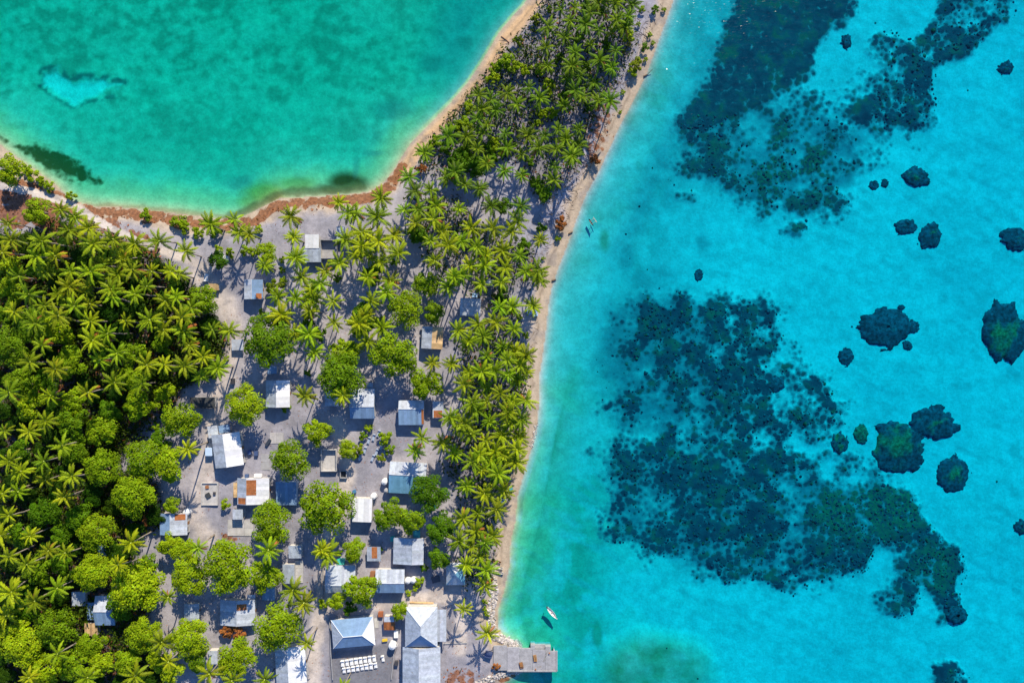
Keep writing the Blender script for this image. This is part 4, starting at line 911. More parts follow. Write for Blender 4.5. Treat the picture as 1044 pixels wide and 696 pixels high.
def rocks(label, pts, wpx, count, rmin, rmax):
    b = MB(); seg = [(pts[i], pts[i + 1]) for i in range(len(pts) - 1)]
    for i in range(count):
        (ax, ay), (bx_, by_) = rng.choice(seg); t = rng.random(); px = ax + (bx_ - ax) * t + rng.uniform(-wpx, wpx); py = ay + (by_ - ay) * t + rng.uniform(-wpx, wpx)
        x, y = PX(px, py, 1); c = rng.uniform(0.55, 1.25); lump(b, x, y, max(gz(x, y), -0.6), rng.uniform(rmin, rmax), (c, c * rng.uniform(0.95, 1), c * rng.uniform(0.92, 1.02)))
    o = b.obj('rock_revetment', M['rock']); tag(o, label, 'rocks', kind='stuff'); return o
rocks('pale boulders piled along the shore above the jetty', [(502, 592), (504, 606), (501, 622), (501, 640), (503, 650)], 4.0, 330, 0.2, 0.55)
rocks('white boulders heaped at the upper root of the jetty', [(503, 650), (515, 653), (524, 658), (530, 661)], 3.2, 230, 0.2, 0.55)
rocks('dark and white boulders along the lower root of the jetty', [(486, 698), (505, 690), (519, 685.5), (529, 685)], 3.0, 230, 0.2, 0.55)
rocks('small white stones lying along the middle beach', [(547, 432), (545, 444), (541, 456)], 2.0, 60, 0.1, 0.28)
b = MB()
for i in range(1500):
    k = rng.random()
    if k < 0.62:
        t = rng.random(); px = 668 - 118 * t + rng.uniform(-16, 8); py = 10 + 250 * t + rng.uniform(-12, 12)
    elif k < 0.8: t = rng.random(); px = 555 - 55 * t + rng.uniform(-10, 3); py = 330 + 260 * t
    else: px = rng.uniform(420, 640); py = rng.uniform(20, 280)
    x, y = PX(px, py, 1.4)
    if gz(x, y) < 0.3 or at(land, px, py) < 1: continue
    g0 = gz(x, y); L = rng.uniform(0.3, 1.5); a = rng.random() * 6.28; c = rng.uniform(0.4, 1.5)
    dx, dy = math.cos(a) * L / 2, math.sin(a) * L / 2
    b.tube([(x - dx, y - dy, gz(x - dx, y - dy) + 0.04), (x + dx, y + dy, gz(x + dx, y + dy) + 0.05)], [0.06, 0.03], 4, (c, c * 0.93, c * 0.88))
o = b.obj('driftwood_litter', M['wood']); tag(o, 'scattered driftwood sticks and palm litter on the sand spit', 'driftwood', kind='stuff')
def log(label, pts, r, colr=(1.2, 1.15, 1.1), branch=0):
    w = [PX(x, y, 1) for x, y in pts]; x0, y0 = w[0]; b = MB(); root = empty('driftwood_log', (x0, y0, gz(x0, y0)))
    path = [(x - x0, y - y0, gz(x, y) - gz(x0, y0) + r * 0.8) for x, y in w]; b.tube(path, [r * (1 - 0.5 * i / len(path)) for i in range(len(path))], 7, colr); b.obj('trunk', M['wood'], root)
    for k in range(branch):
        p = Vector(path[min(k + 1, len(path) - 1)]); a = rng.random() * 6.28; q = p + Vector((math.cos(a), math.sin(a), 0.15)) * rng.uniform(1, 2.5); bb = MB(); bb.tube([tuple(p), tuple(q)], [r * 0.5, r * 0.2], 5, colr); bb.obj('branch', M['wood'], root)
    tag(root, label, 'log')
log('long pale fallen trunk on the spit above the brown bush', [(605, 110), (602, 120), (598.5, 132), (597, 142)], 0.22, (1.7, 1.7, 1.75), 3)
log('dark log at the waterline right of the dry orange bush', [(580, 238), (584, 236)], 0.25, (0.4, 0.38, 0.36))
log('dark log at the waterline below the beach palms', [(563, 286), (567, 284.5)], 0.28, (0.4, 0.36, 0.33))
log('dark stranded log on the upper ocean beach', [(657, 77), (660.5, 75)], 0.25, (0.35, 0.33, 0.33), 1)
log('grey branch stranded on the lagoon beach near the top', [(511, 36), (516, 40), (519, 43)], 0.15, (0.8, 0.6, 0.5), 2)
log('grey dead branch on the lagoon beach at the bend', [(461, 112), (465, 111), (468, 114)], 0.14, (0.7, 0.65, 0.6), 2)
log('thin pole lying on the jetty approach sand', [(469, 684), (471, 680)], 0.16, (0.4, 0.4, 0.42))

# ------------------------------------------------------------------ corals
def bommie(label, px, py, rx, ry, hh, green=0.3, group='coral heads on the sand'):
    x, y = PX(px, py, -4); g0 = gz(x, y); n = 38; sd_ = rng.randrange(1, 900)
    u, v = np.meshgrid(np.linspace(-1.3, 1.3, n + 1), np.linspace(-1.3, 1.3, n + 1))
    nz = fbm(u * 10 + sd_, v * 10 + sd_ * 0.7, 8, sd_, 4); nf = fbm(u * 10 + sd_, v * 10, 2.6, sd_ + 7, 3)
    q = np.sqrt(u * u + v * v) * (1 + (nz - 0.5) * 0.6) + (nf - 0.5) * 0.55
    hz = np.where(q < 1, 0.6 * hh * np.sqrt(np.clip(1 - q ** 2.5, 0, 1)) * (0.45 + 0.5 * nz + 0.6 * nf), -0.25)
    gm = sstep(0.46, 0.62, nf * 0.5 + nz * 0.5 + (0.5 - 0.6 * q) * 0.3 + (green - 0.5) * 0.5) * (nf * 1.2 + 0.4)
    dk = (0.5 + nf)
    colr = np.stack([0.012 * dk * (1 - gm) + 0.045 * gm, 0.066 * dk * (1 - gm) + 0.125 * gm, 0.105 * dk * (1 - gm) + 0.085 * gm], -1)
    vv = np.stack([u * rx * S, v * ry * S, hz], -1).reshape(-1, 3); ii = np.arange((n + 1) ** 2).reshape(n + 1, n + 1)
    qd = np.stack([ii[:-1, :-1], ii[:-1, 1:], ii[1:, 1:], ii[1:, :-1]], -1).reshape(-1, 4)
    qd = qd[(q.reshape(-1)[qd] < 1).any(1)]
    me = np_mesh('coral_head', vv, qd, {'Col': colr.reshape(-1, 3)}); me.materials.append(M['coral'])
    o = link('coral_head', me, None, (x, y, g0 - 0.05)); tag(o, label, 'coral', group)
for a in (('large dark oval coral head alone in mid right sea', 904, 333, 28, 20, 1.8, .15), ('big dark coral head with pale green top at the right edge', 1023, 340, 22, 31, 2.2, .4), ('broad green-topped coral head left of a smaller dark one', 915, 456, 27, 27, 2.2, .55),
          ('dark coral head touching the upper right of the green one', 950, 431, 24, 17, 1.7, .3), ('round dark coral head below right of the green one', 972, 482, 17, 19, 1.6, .25), ('round dark coral head below the upper reef', 932, 181, 14, 11, 1.4, .25),
          ('left coral head of a close pair in the upper right sea', 922, 231, 12, 9, 1.2, .1), ('right coral head of a close pair in the upper right sea', 949, 240, 12, 14, 1.3, .1), ('dark coral head cut by the right edge in the upper sea', 1036, 243, 16, 12, 1.4, .1),
          ('small dark coral head near the right edge at the top', 1026, 69, 8, 7, 1.0, .1), ('small pale green coral head left of the broad green one', 878, 442, 8, 9, 1.2, .9), ('small dark green coral head at left of the pale green one', 855, 451, 9, 12, 1.2, .4),
          ('small dark coral head right of the middle reef', 863, 363, 8, 9, 1.0, .1), ('round dark coral knob inside the middle reef', 791, 391, 9, 8, 1.2, .0), ('small coral head cut by the right edge, lower sea', 1041, 537, 8, 8, 1.0, .1),
          ('small coral knob off the top dark reef', 862, 43, 6, 7, 0.9, .1), ('tiny coral knob at the corner of the oval coral head', 925, 352, 5, 5, 0.8, .0), ('coral knob right of the oval coral head tip', 931, 333, 6, 7, 0.9, .0), ('tiny coral knob left of the round coral head', 890, 189, 5, 5, 0.8, .0), ('round dark coral knob at the tip of the lower reef', 975, 626, 11, 10, 1.3, .1),
          ('tiny coral knob right of its neighbour by the round coral head', 902, 187, 4, 5, 0.8, .0), ('tiny coral knob above the oval coral head', 919, 313, 4, 3, 0.7, .0), ('dark coral clump right of the middle reef top', 712, 281, 5, 6, 0.7, .0)):
    bommie(*a)
b = MB(); cnt = 0; tries = 0
fine = reef * sea
while cnt < 4200 and tries < 400000:
    tries += 1
    px, py = rng.uniform(600, 1060), rng.uniform(-20, 716); mval = at(fine, px, py)
    edge = at(faint, px, py) * 0.10
    if px < 888 and py < 118: continue
    if rng.random() > max((mval - 0.35) * 1.2, edge * 0.35, 0.0008): continue
    x, y = PX(px, py, -4)
    gg = rng.random() < 0.22; d = rng.uniform(0.7, 1.35)
    colr = (0.028 * d, 0.085 * d, 0.06 * d) if gg else (0.008 * d, 0.050 * d, 0.080 * d)  # lumps share the reef's painted-in blue scatter
    lump(b, x, y, gz(x, y), (0.14 + 0.45 * rng.random() ** 2.4) * (1.5 if rng.random() < 0.03 else 1), colr, 7, 0.4); cnt += 1
o = b.obj('coral_rubble', M['coral'], smooth=True); tag(o, 'countless small dark coral lumps covering the reef patches', 'coral', kind='stuff')

# ------------------------------------------------------------------ vegetation meshes
def frond_mesh(p0, p1, L=1.0, wid=0.13, nseg=12, seed=0):
    r = random.Random(seed); b = MB(); pts = []; x = z_ = 0.0
    for i in range(nseg + 1):
        t = i / nseg; a = R(p0 + (p1 - p0) * t ** 1.15); pts.append((x, z_, a)); x += math.cos(a) * L / nseg; z_ += math.sin(a) * L / nseg
    for i in range(nseg):
        (x0, z0, a0), (x1, z1, a1) = pts[i], pts[i + 1]; w0, w1 = 0.012 * (1 - 0.8 * i / nseg), 0.012 * (1 - 0.8 * (i + 1) / nseg)
        b.face([(x0, -w0, z0), (x1, -w1, z1), (x1, w1, z1), (x0, w0, z0)], (1.25, 1.0, 1.1))
        t = (i + 0.5) / nseg
        if t < 0.10: continue
        w = wid * (0.55 + 0.45 * math.sin(math.pi * min(1, t * 0.95 + 0.12))) * (1.0 if t < 0.75 else 1.0 - (t - 0.75) * 1.9)
        for s in (-1, 1):
            wj = w * r.uniform(0.82, 1.12); fw = wj * r.uniform(0.55, 0.8); dr = -wj * r.uniform(0.25, 0.6); tn = r.uniform(0.85, 1.15)
            seg = L / nseg * 0.98
            ca, sa = math.cos(a0), math.sin(a0)
            A = (x0, 0, z0); Bp = (x0 + ca * seg, 0, z0 + sa * seg)
            T1 = (x0 + ca * (fw + seg * 0.25), s * wj, z0 + sa * (fw + seg * 0.25) + dr); T2 = (x0 + ca * (fw + seg * 0.80), s * wj * 0.92, z0 + sa * (fw + seg * 0.8) + dr)
            b.face([A, Bp, T2, T1] if s > 0 else [T1, T2, Bp, A], (tn, tn, tn))
    return b.mesh('frond', M['frond'])
FR = {'young': [frond_mesh(78, 35, 0.72, 0.10, seed=1), frond_mesh(70, 20, 0.80, 0.10, seed=2)],
      'mid': [frond_mesh(48, -22, 1.0, seed=3), frond_mesh(40, -30, 1.03, seed=4), frond_mesh(34, -18, 0.97, seed=5)],
      'outer': [frond_mesh(18, -48, 1.0, seed=6), frond_mesh(10, -52, 1.02, seed=7), frond_mesh(2, -60, 0.95, seed=8)]}
dryfr = frond_mesh(-20, -80, 0.9, seed=9).copy(); dryfr.materials.clear(); dryfr.materials.append(M['dry'])
def trunk_mesh(lean, seed):
    r = random.Random(seed); b = MB(); n = 7
    path = [(lean * (i / n) ** 1.6 + r.uniform(-.05, .05) * (0 < i < n), r.uniform(-.08, .08) * (0 < i < n), 10.0 * i / n - (0.4 if i == 0 else 0)) for i in range(n + 1)]
    b.tube(path, [0.30 if i == 0 else 0.21 - 0.08 * i / n for i in range(n + 1)], 8); return b.mesh('trunk', M['bark'], True), lean
TR = [trunk_mesh(l_, i) for i, l_ in enumerate((0.15, 0.5, 0.9, 1.4, 2.0))]
cb = MB(); cb.lathe([(0.13, -0.25), (0.24, 0.0), (0.20, 0.25), (0.05, 0.75)], 9, c=(0.45, 0.55, 0.1))
for k in range(7):
    a = k * 0.9; cxx, cyy = 0.30 * math.cos(a), 0.30 * math.sin(a); cb.lathe([(0.03, -0.32), (0.12, -0.2), (0.13, -0.1), (0.05, 0.02)], 7, cxx, cyy, (0.30, 0.22, 0.06) if k % 3 else (0.20, 0.28, 0.05))
HEART = cb.mesh('crown', M['paint'], True)

def palm(px, py, rpx=13.0, h=None, tintc=(1, 1, 1), nfr=None):
    h = h or rng.uniform(7.5, 12.5)
    x0, y0 = PX(px, py, 1.6 + h); g0 = gz(x0, y0); x0, y0 = PX(px, py, g0 + h)
    me, lean = TR[rng.choice([0, 0, 1, 1, 2, 3])]; s = h / 10; a = rng.random() * 6.28
    bx_, by_ = x0 - math.cos(a) * lean * s, y0 - math.sin(a) * lean * s; gb_ = gz(bx_, by_); s = (g0 + h - gb_) / 10
    if gb_ < 0.15: bx_, by_, gb_, me, lean = x0, y0, g0, TR[0][0], 0.0
    root = empty('coconut_palm', (bx_, by_, gb_), a)
    t = link('trunk', me, root, (0, 0, 0), (0, 0, 0), (s if lean else 1, s if lean else 1, s))
    cr = link('crown', HEART, root, (lean * s, 0, g0 + h - gb_), (rng.uniform(-.08, .08), rng.uniform(-.08, .08), rng.random() * 6.28))
    Lf = rpx * S * 1.12; n = nfr or rng.choice([12, 14, 16, 17, 18, 20]); ph = rng.random() * 6.28
    for i in range(n):
        u = i / n; typ = 'young' if u < 0.14 else ('mid' if u < 0.6 else 'outer')
        f = link('frond', rng.choice(FR[typ]), cr, (0, 0, 0.18 - 0.25 * u), (rng.uniform(-.25, .25), rng.uniform(-.10, .10), ph + i * 2.39996 + rng.uniform(-.15, .15)))
        sc = Lf * rng.uniform(0.86, 1.08); f.scale = (sc, sc, sc); ag = rng.uniform(0.8, 1.1) * (0.78 if u > 0.8 else 1.0); f.color = (tintc[0] * ag * (1.12 if u > 0.8 else 1), tintc[1] * ag, tintc[2] * ag, 1)
    for _ in range(rng.choice([0, 0, 1, 2])):
        f = link('frond', dryfr, cr, (0, 0, -0.1), (0, 0, rng.random() * 6.28), (Lf, Lf, Lf))
    return root

def crown_mesh(nclump, nleaf, lsize, seed, flat=0.62):
    r = np.random.default_rng(seed); P_ = []
    cl = []
    for i in range(nclump):
        a = r.random() * 6.28; q = math.sqrt((i + 0.5) / nclump) * 0.80; q *= r.uniform(0.85, 1.12)
        cl.append((q * math.cos(i * 2.4 + a * 0.25), q * math.sin(i * 2.4 + a * 0.25), flat * (1 - q * q) * r.uniform(0.75, 1.15), r.uniform(0.20, 0.34)))
    cl = np.array(cl); k = nleaf
    which = r.integers(0, nclump, k); d = r.normal(size=(k, 3)); d /= np.linalg.norm(d, axis=1)[:, None]; d[:, 2] = np.where(d[:, 2] < -0.3, -d[:, 2], d[:, 2])
    rad = cl[which, 3] * r.uniform(0.55, 1.05, k) ** 0.6
    c = cl[which, :3] + d * rad[:, None]
    nrm = d * 0.9 + r.normal(size=(k, 3)) * 0.36 + np.array([0, 0, 0.35]); nrm /= np.linalg.norm(nrm, axis=1)[:, None]
    t = np.cross(nrm, r.normal(size=(k, 3))); t /= np.linalg.norm(t, axis=1)[:, None]; bt = np.cross(nrm, t)
    L = lsize * r.uniform(0.7, 1.3, k)[:, None]; W = L * 0.62
    v = np.stack([c - t * L * 0.5, c + bt * W * 0.5 + nrm * L * 0.06, c + t * L * 0.5, c - bt * W * 0.5 + nrm * L * 0.06], 1).reshape(-1, 3)
    q = np.arange(4 * k).reshape(k, 4); ct = r.uniform(0.8, 1.2, nclump)[which] * r.uniform(0.8, 1.2, k)
    colr = np.stack([ct * r.uniform(0.85, 1.15, k), ct, ct], -1).repeat(4, 0)
    me = np_mesh('crown', v, q, {'Col': colr}, False); me.materials.append(M['leaf']); return me
CRL = [crown_mesh(34, 5200, 0.085, 100 + i) for i in range(4)]; CRM = [crown_mesh(22, 2700, 0.12, 200 + i) for i in range(4)]; CRS = [crown_mesh(11, 900, 0.19, 300 + i, 0.8) for i in range(5)]
for me in CRS: me.name = 'foliage'
def limb_mesh(seed):
    r = random.Random(seed); b = MB(); b.tube([(0, 0, -0.5), (0.02, 0.01, 0.5), (0.05, 0, 0.9)], [0.11, 0.075, 0.06], 8)
    for k in range(6):
        a = k * 1.05 + r.uniform(-.2, .2); q = r.uniform(0.35, 0.6); b.tube([(0.03, 0, 0.55 + 0.04 * k), (q * 0.5 * math.cos(a), q * 0.5 * math.sin(a), 0.85), (q * math.cos(a), q * math.sin(a), 1.08)], [0.05, 0.035, 0.015], 6)
    return b.mesh('trunk', M['bark'], True)
LB = [limb_mesh(i) for i in range(3)]
def broadleaf(px, py, rpx, tintc=(1, 1, 1), name='broadleaf_tree'):
    r = rpx * S; h = min(2.4 + r * 0.70, 8.5)         # height of the crown base + clumps
    x, y = PX(px, py, 1.6 + h); g0 = gz(x, y)
    root = empty(name, (x, y, g0), rng.random() * 6.28)
    tk = link('trunk', rng.choice(LB), root, (0, 0, 0), (0, 0, rng.random() * 6), (r * 0.9, r * 0.9, h * 0.62))
    big = CRL if rpx >= 19 else CRM
    c = link('crown', rng.choice(big), root, (0, 0, h * 0.62), (rng.uniform(-.1, .1), rng.uniform(-.1, .1), rng.random() * 6.28), (r * 1.02, r * rng.uniform(0.92, 1.06), r * rng.uniform(0.8, 1.0)))
    c.color = (*tintc, 1)
    return root
def shrub(px, py, rpx, tintc=(1, 1, 1), name='shrub', mat=None):
    r = rpx * S; x, y = PX(px, py, 2.2); g0 = gz(x, y)
    o = link(name, rng.choice(CRS), None, (x, y, g0 + 0.25 * r), (0, 0, rng.random() * 6.28), (r * 1.05, r * 1.05, r * 0.95)); o.color = (*tintc, 1)
    return o

# ------------------------------------------------------------------ tree positions read from the photograph (pixels)
PALM_LEFT = [(9,228),(12,245),(3,258),(43,246),(62,214),(76,221),(71,235),(91,233),(96,249),(116,244),(138,249),(163,246),(47,277),(38,261),(72,277),(93,277),(105,271),(121,280),(136,275),(155,277),(71,292),(114,295),(174,277),(128,264),
 (57,261),(20,282),(30,300),(90,292),(150,292),(76,312),(92,310),(93,328),(110,340),(95,347),(102,367),(90,400),(31,369),(57,376),(43,352),(52,403),(116,302),(138,300),(169,307),(153,326),(167,336),(145,391),(117,390),(122,391),
 (5,439),(47,429),(64,454),(45,470),(10,470),(22,480),(47,489),(74,485),(19,501),(3,503),(66,506),(10,525),(1,546),(31,546),(50,561),(67,563),(59,599),(12,603),(7,627),(134,553),(121,575),(172,608),(10,567),(59,666),(138,688),
 (165,654),(172,674),(129,327),(113,339),(180,303),(195,314),(186,323),(188,337),(217,336),(234,337),(193,352),(207,364),(222,375),(188,373),(192,458),(205,384),(142,392),(183,280),(190,256),(46,312),(60,322),(15,318),(60,300),(36,330),(10,400),
 (120,360),(30,440),(28,575),(36,612),(150,372),(168,372),(30,690),(90,690),(202,558),(183,298)]
PALM_VILL = [(346,207),(356,217),(297,221),(239,224),(215,229),(270,271),(308,282),(327,289),(346,268),(352,244),(332,277),(302,263),(300,242),(318,296),(283,302),(287,321),(302,304),(317,305),(316,317),(340,307),(341,329),(301,340),
 (315,341),(321,359),(311,403),(350,403),(385,221),(389,202),(363,218),(368,237),(377,241),(369,251),(386,246),(363,260),(377,260),(389,268),(375,283),(398,287),(402,240),(406,258),(394,298),(379,307),(390,334),(375,348),(441,370),
 (461,371),(299,601),(310,614),(328,560),(335,563),(274,560),(313,655),(214,686),(237,693),(270,692),(430,446),(451,451),(424,459),(463,462),(473,620),(497,645),(244,237),(254,239),(350,700),(374,322),(366,330)]
PALM_TOP = [(586,8),(572,10),(602,14),(614,13),(610,2),(628,3),(581,22),(597,25),(610,31),(628,21),(641,17),(636,28),(623,34),(559,28),(576,39),(602,46),(557,49),(586,54),(628,52),(611,62),(558,68),(583,68),(624,70),(577,80),(591,78),(605,85),
 (539,90),(517,95),(586,93),(550,101),(594,99),(610,103),(622,103),(527,107),(574,108),(505,113),(488,97),(500,102),(519,95),(491,112),(487,122),(530,111),(457,139),(476,140),(491,136),(497,128),(515,137),(538,138),(555,139),(569,132),(486,152),
 (517,151),(532,157),(549,151),(567,152),(433,156),(496,167),(514,175),(532,179),(566,170),(565,184),(417,181),(456,181),(464,176),(474,189),(489,192),(439,194),(423,195),(590,132),(577,142),(590,148),(583,159),(531,210),(501,210),(645,5),(560,-8),(600,-8),(620,-10),(640,-8)]
PALM_BELT = [(412,214),(444,210),(426,214),(468,213),(442,224),(527,226),(451,236),(481,233),(503,233),(522,236),(439,246),(457,250),(470,246),(512,256),(530,261),(443,266),(486,252),(463,282),(479,271),(494,271),(515,273),(536,277),(548,276),(550,284),
 (511,288),(457,292),(471,281),(495,260),(551,245),(509,313),(522,313),(543,312),(488,331),(467,337),(506,329),(524,335),(493,343),(478,348),(512,353),(496,363),(536,362),(517,367),(525,358),(530,372),(537,378),(491,379),(504,378),(478,380),
 (518,382),(528,387),(473,392),(496,396),(510,401),(481,410),(497,409),(522,409),(536,408),(499,429),(522,431),(531,427),(480,442),(511,443),(529,446),(473,432),(466,434),(459,425),(489,463),(527,458),(514,464),(495,449),(505,460),(526,471),(491,479),
 (508,483),(476,495),(494,503),(513,500),(506,519),(487,523),(472,528),(485,541),(502,546),(482,556),(494,553),(468,551),(475,575),(489,568),(496,581),(494,596),(424,228),(491,290),(486,418),(518,420),(482,470),(500,472)]
BROAD = [(250,413,21,0),(275,346,27,1),(347,384,24,1),(352,358,16,0),(400,362,23,0),(434,390,17,0),(413,316,19,0),(441,319,11,1),(434,288,14,0),(437,503,19,2),(323,440,14,0),(355,458,10,0),(296,470,20,1),(332,518,26,0),(276,534,21,0),(234,579,26,0),
 (193,588,20,0),(186,562,14,0),(271,588,16,0),(282,640,24,0),(240,672,20,0),(192,652,19,0),(200,674,12,1),(137,599,25,0),(360,562,12,0),(368,601,17,0),(342,613,9,0),(447,539,15,2),(448,570,12,2),(408,624,9,0),(394,525,16,1),(419,530,15,1),
 (270,258,11,0),(221,266,10,2),(183,428,19,0),(206,306,15,1),(167,401,11,0),(140,412,16,0),(103,441,17,0),(145,468,19,0),(171,474,17,0),(103,477,19,0),(135,506,21,0),(174,515,9,0),(171,556,12,0),(97,543,19,0),(93,584,20,0),(37,583,15,1),
 (72,432,17,1),(74,460,14,1),(43,520,16,2),(80,528,15,2),(20,460,12,2),(10,353,20,1),(29,333,19,1),(57,336,17,0),(5,320,13,1),(69,369,17,0),(27,367,12,0),(22,392,18,1),(29,414,15,0),(72,410,14,0),(133,360,15,1),(134,384,14,0),(165,350,11,1),
 (10,273,12,0),(10,294,14,0),(34,214,14,0),(5,172,15,0),(21,657,23,0),(57,640,21,1),(43,684,18,0),(74,679,17,0),(90,657,14,0),(104,678,14,0),(128,676,14,0),(145,647,18,0),(160,674,12,0),(174,686,12,0),(20,625,14,2),(60,545,12,2),(20,545,14,2),
 (371,326,17,2),(424,238,11,2),(513,209,9,2),(469,163,13,2),(483,170,12,2),(555,197,9,2),(380,280,11,2),(60,575,12,2),(120,620,14,2),(150,575,10,1),(45,388,12,2),(110,420,12,2),(160,450,11,2)]
SHRUB = [(202,237,7,0),(220,236,8,2),(188,232,7,0),(183,226,8,0),(148,219,7,0),(177,226,6,0),(25,172,6,0),(33,178,8,0),(42,184,6,0),(49,190,6,0),(70,199,6,0),(264,233,5,0),(252,256,7,0),(260,258,5,0),(235,258,6,0),(223,254,5,0),(288,265,4,0),(288,275,4,0),
 (289,285,4,0),(282,293,10,3),(345,283,6,2),(267,318,4,0),(292,415,6,1),(314,380,4,2),(327,340,8,2),(315,327,8,2),(231,366,4,0),(330,614,6,0),(357,618,8,2),(428,592,6,0),(424,599,4,0),(417,604,4,0),(231,513,6,0),(370,444,5,1),(366,458,7,3),(393,446,8,0),(398,458,6,1),(389,466,5,3),(376,436,5,0),
 (516,66,11,0),(528,70,8,0),(537,73,7,0),(552,72,8,0),(505,70,8,0),(503,80,8,0),(528,41,6,3),(547,19,6,3),(641,38,7,0),(649,66,8,3),(645,73,6,0),(658,47,5,2),(668,9,5,2),(655,9,4,0),(667,42,3,0),(651,24,3,0),(663,34,3,0),(659,59,3,0),(678,8,3,0),(636,93,3,0),(633,113,2.5,0),(560,9,4,2),(598,69,6,2),
 (562,116,7,0),(552,115,6,0),(479,110,8,0),(474,128,9,0),(464,130,8,0),(455,152,8,2),(443,145,8,0),(497,152,8,2),(503,145,7,0),(507,153,8,0),(547,126,5,0),(553,117,6,0),(562,117,6,0),(548,190,8,2),(559,90,9,0),(476,154,9,0),(502,161,8,2),(546,186,7,2),(534,249,7,2),(552,233,6,2),(535,251,7,2),(569,243,3.5,0),
 (554,263,2.5,0),(529,324,4,0),(512,301,9,2),(536,342,4,0),(380,278,8,2),(394,299,5,0),(494,614,3.5,0),(496,627,3.5,0),(494,622,3,0),(432,578,5,2),(346,563,4,2),(387,560,4,2),(365,640,0.1,0),(160,435,5,0),(160,447,3,0),(402,268,4,2),(455,182,5,0),(425,240,9,2),(520,150,7,2),(540,165,6,2),(575,100,7,2),(600,110,6,2),(590,40,7,2),(618,46,7,2),(570,60,6,2),(598,8,7,2)]
TB = {0: (1.15, 1.10, 1.0), 1: (0.72, 0.80, 0.9), 2: (0.42, 0.60, 0.7), 3: (0.95, 0.80, 1.6)}
PH = []     # things to label: object, px, py, kind word, look, region
def dedupe(lst, d, taken):
    out_ = []
    for p in lst:
        if all((p[0] - q[0]) ** 2 + (p[1] - q[1]) ** 2 > d * d for q in taken): out_.append(p); taken.append(p)
    return out_
taken = []
for (lst, region, rr, tc, hh) in ((PALM_VILL, 'in the village', 12.0, (1.0, 1.0, 1), (6.5, 10.5)), (PALM_BELT, 'in the beach palm belt', 11.4, (0.90, 0.94, 1), (7.5, 12)), (PALM_LEFT, 'in the left palm forest', 12.0, (0.98, 0.97, 1), (8.5, 13)), (PALM_TOP, 'on the upper sand spit', 10.2, (0.50, 0.64, 1), (6.5, 10))):  # spit palms: their shaded sides are painted in by the darker tint
    for (px, py) in dedupe(lst, 6.0, taken):
        q = rng.uniform(0.74, 1.18); w = rng.uniform(0.82, 1.18); bb = rng.uniform(0.72, 1.12)
        tcc = (tc[0] * w * bb, tc[1] * bb, tc[2])
        o = palm(px, py, rr * q, rng.uniform(*hh), tcc)
        look = ('large ' if q > 1.03 else 'small ' if q < 0.88 else '') + ('yellowish ' if w > 1.08 else 'deep green ' if w < 0.93 else '')
        PH.append((o, px, py, 'coconut palm', look, region, 'palm tree', 'coconut palms'))
for (px, py, r, t) in BROAD:
    o = broadleaf(px, py, r * 1.06, TB[t]); look = ('wide ' if r > 19 else 'small ' if r < 13 else '') + {0: 'bright ', 1: '', 2: 'dark ', 3: 'pale '}[t]
    PH.append((o, px, py, 'leafy tree', look, 'in the left palm forest' if px < 190 else 'in the village' if py > 215 and px < 455 else 'on the upper sand spit' if py < 215 else 'in the beach palm belt', 'tree', 'leafy broad-crowned trees'))
fr = random.Random(99); occ = [(p[0], p[1], p[2] * 0.8) for p in BROAD]; fill = []
for _ in range(9000):
    px, py = fr.uniform(-8, 215), fr.uniform(205, 700); r = fr.uniform(9, 15)
    if at(fmask, px, py) < 0.85 or py < 232 + px * 0.2: continue
    if any((px - q[0]) ** 2 + (py - q[1]) ** 2 < (r * 0.9 + q[2]) ** 2 for q in occ): continue
    if any(abs(px - h_[1]) < 22 and abs(py - h_[2]) < 22 for h_ in LANDMARKS) or (62 < px < 135 and 595 < py < 660) or (110 < px < 165 and 425 < py < 460): continue
    occ.append((px, py, r * 0.9)); fill.append((px, py, r, 2))
for (px, py, r, t) in fill:
    o = broadleaf(px, py, r, (0.13 * fr.uniform(0.8, 1.3), 0.23, 0.4), 'understory_tree'); o.scale = (1, 1, 0.72)  # added fill trees, near-black tint puts gap shade into the leaves
    PH.append((o, px, py, 'understory tree', '', 'in the left palm forest', 'tree', 'dark understory trees'))
for (px, py, r, t) in SHRUB:
    if r < 1: continue
    o = shrub(px, py, r, TB[t]); look = ('small ' if r < 5 else '') + {0: 'bright ', 1: '', 2: 'dark ', 3: 'pale '}[t]
    PH.append((o, px, py, 'round bush', look, 'on the upper sand spit' if py < 215 and px > 400 else 'near the lagoon shore' if py < 245 and px < 400 else 'in the village' if px < 455 else 'in the beach palm belt', 'bush', 'leafy bushes'))
# labels that single out each tree: nearest landmark with side and rank, else the place in the photo
def side(dx, dy):
    a = math.degrees(math.atan2(-dy, dx)) % 360
    return ['right of', 'upper right of', 'above', 'upper left of', 'left of', 'lower left of', 'below', 'lower right of'][int((a + 22.5) // 45) % 8]
NUM = ['first', 'second', 'third', 'fourth', 'fifth', 'sixth', 'seventh', 'eighth', 'ninth', 'tenth', 'eleventh', 'twelfth', 'thirteenth', 'fourteenth', 'fifteenth', 'sixteenth', 'seventeenth', 'eighteenth', 'nineteenth', 'twentieth']
buckets = {}; bands = {}
for it in PH:
    o, px, py, kw, look, region, cat, grp = it
    dd = sorted((math.hypot(px - lx, py - ly), nm, lx, ly) for nm, lx, ly in LANDMARKS)[0]
    if dd[0] < 40: buckets.setdefault((kw, side(px - dd[2], py - dd[3]), dd[1]), []).append((dd[0], it))
    else: bands.setdefault((kw, region, max(0, int(py // 40))), []).append(it)
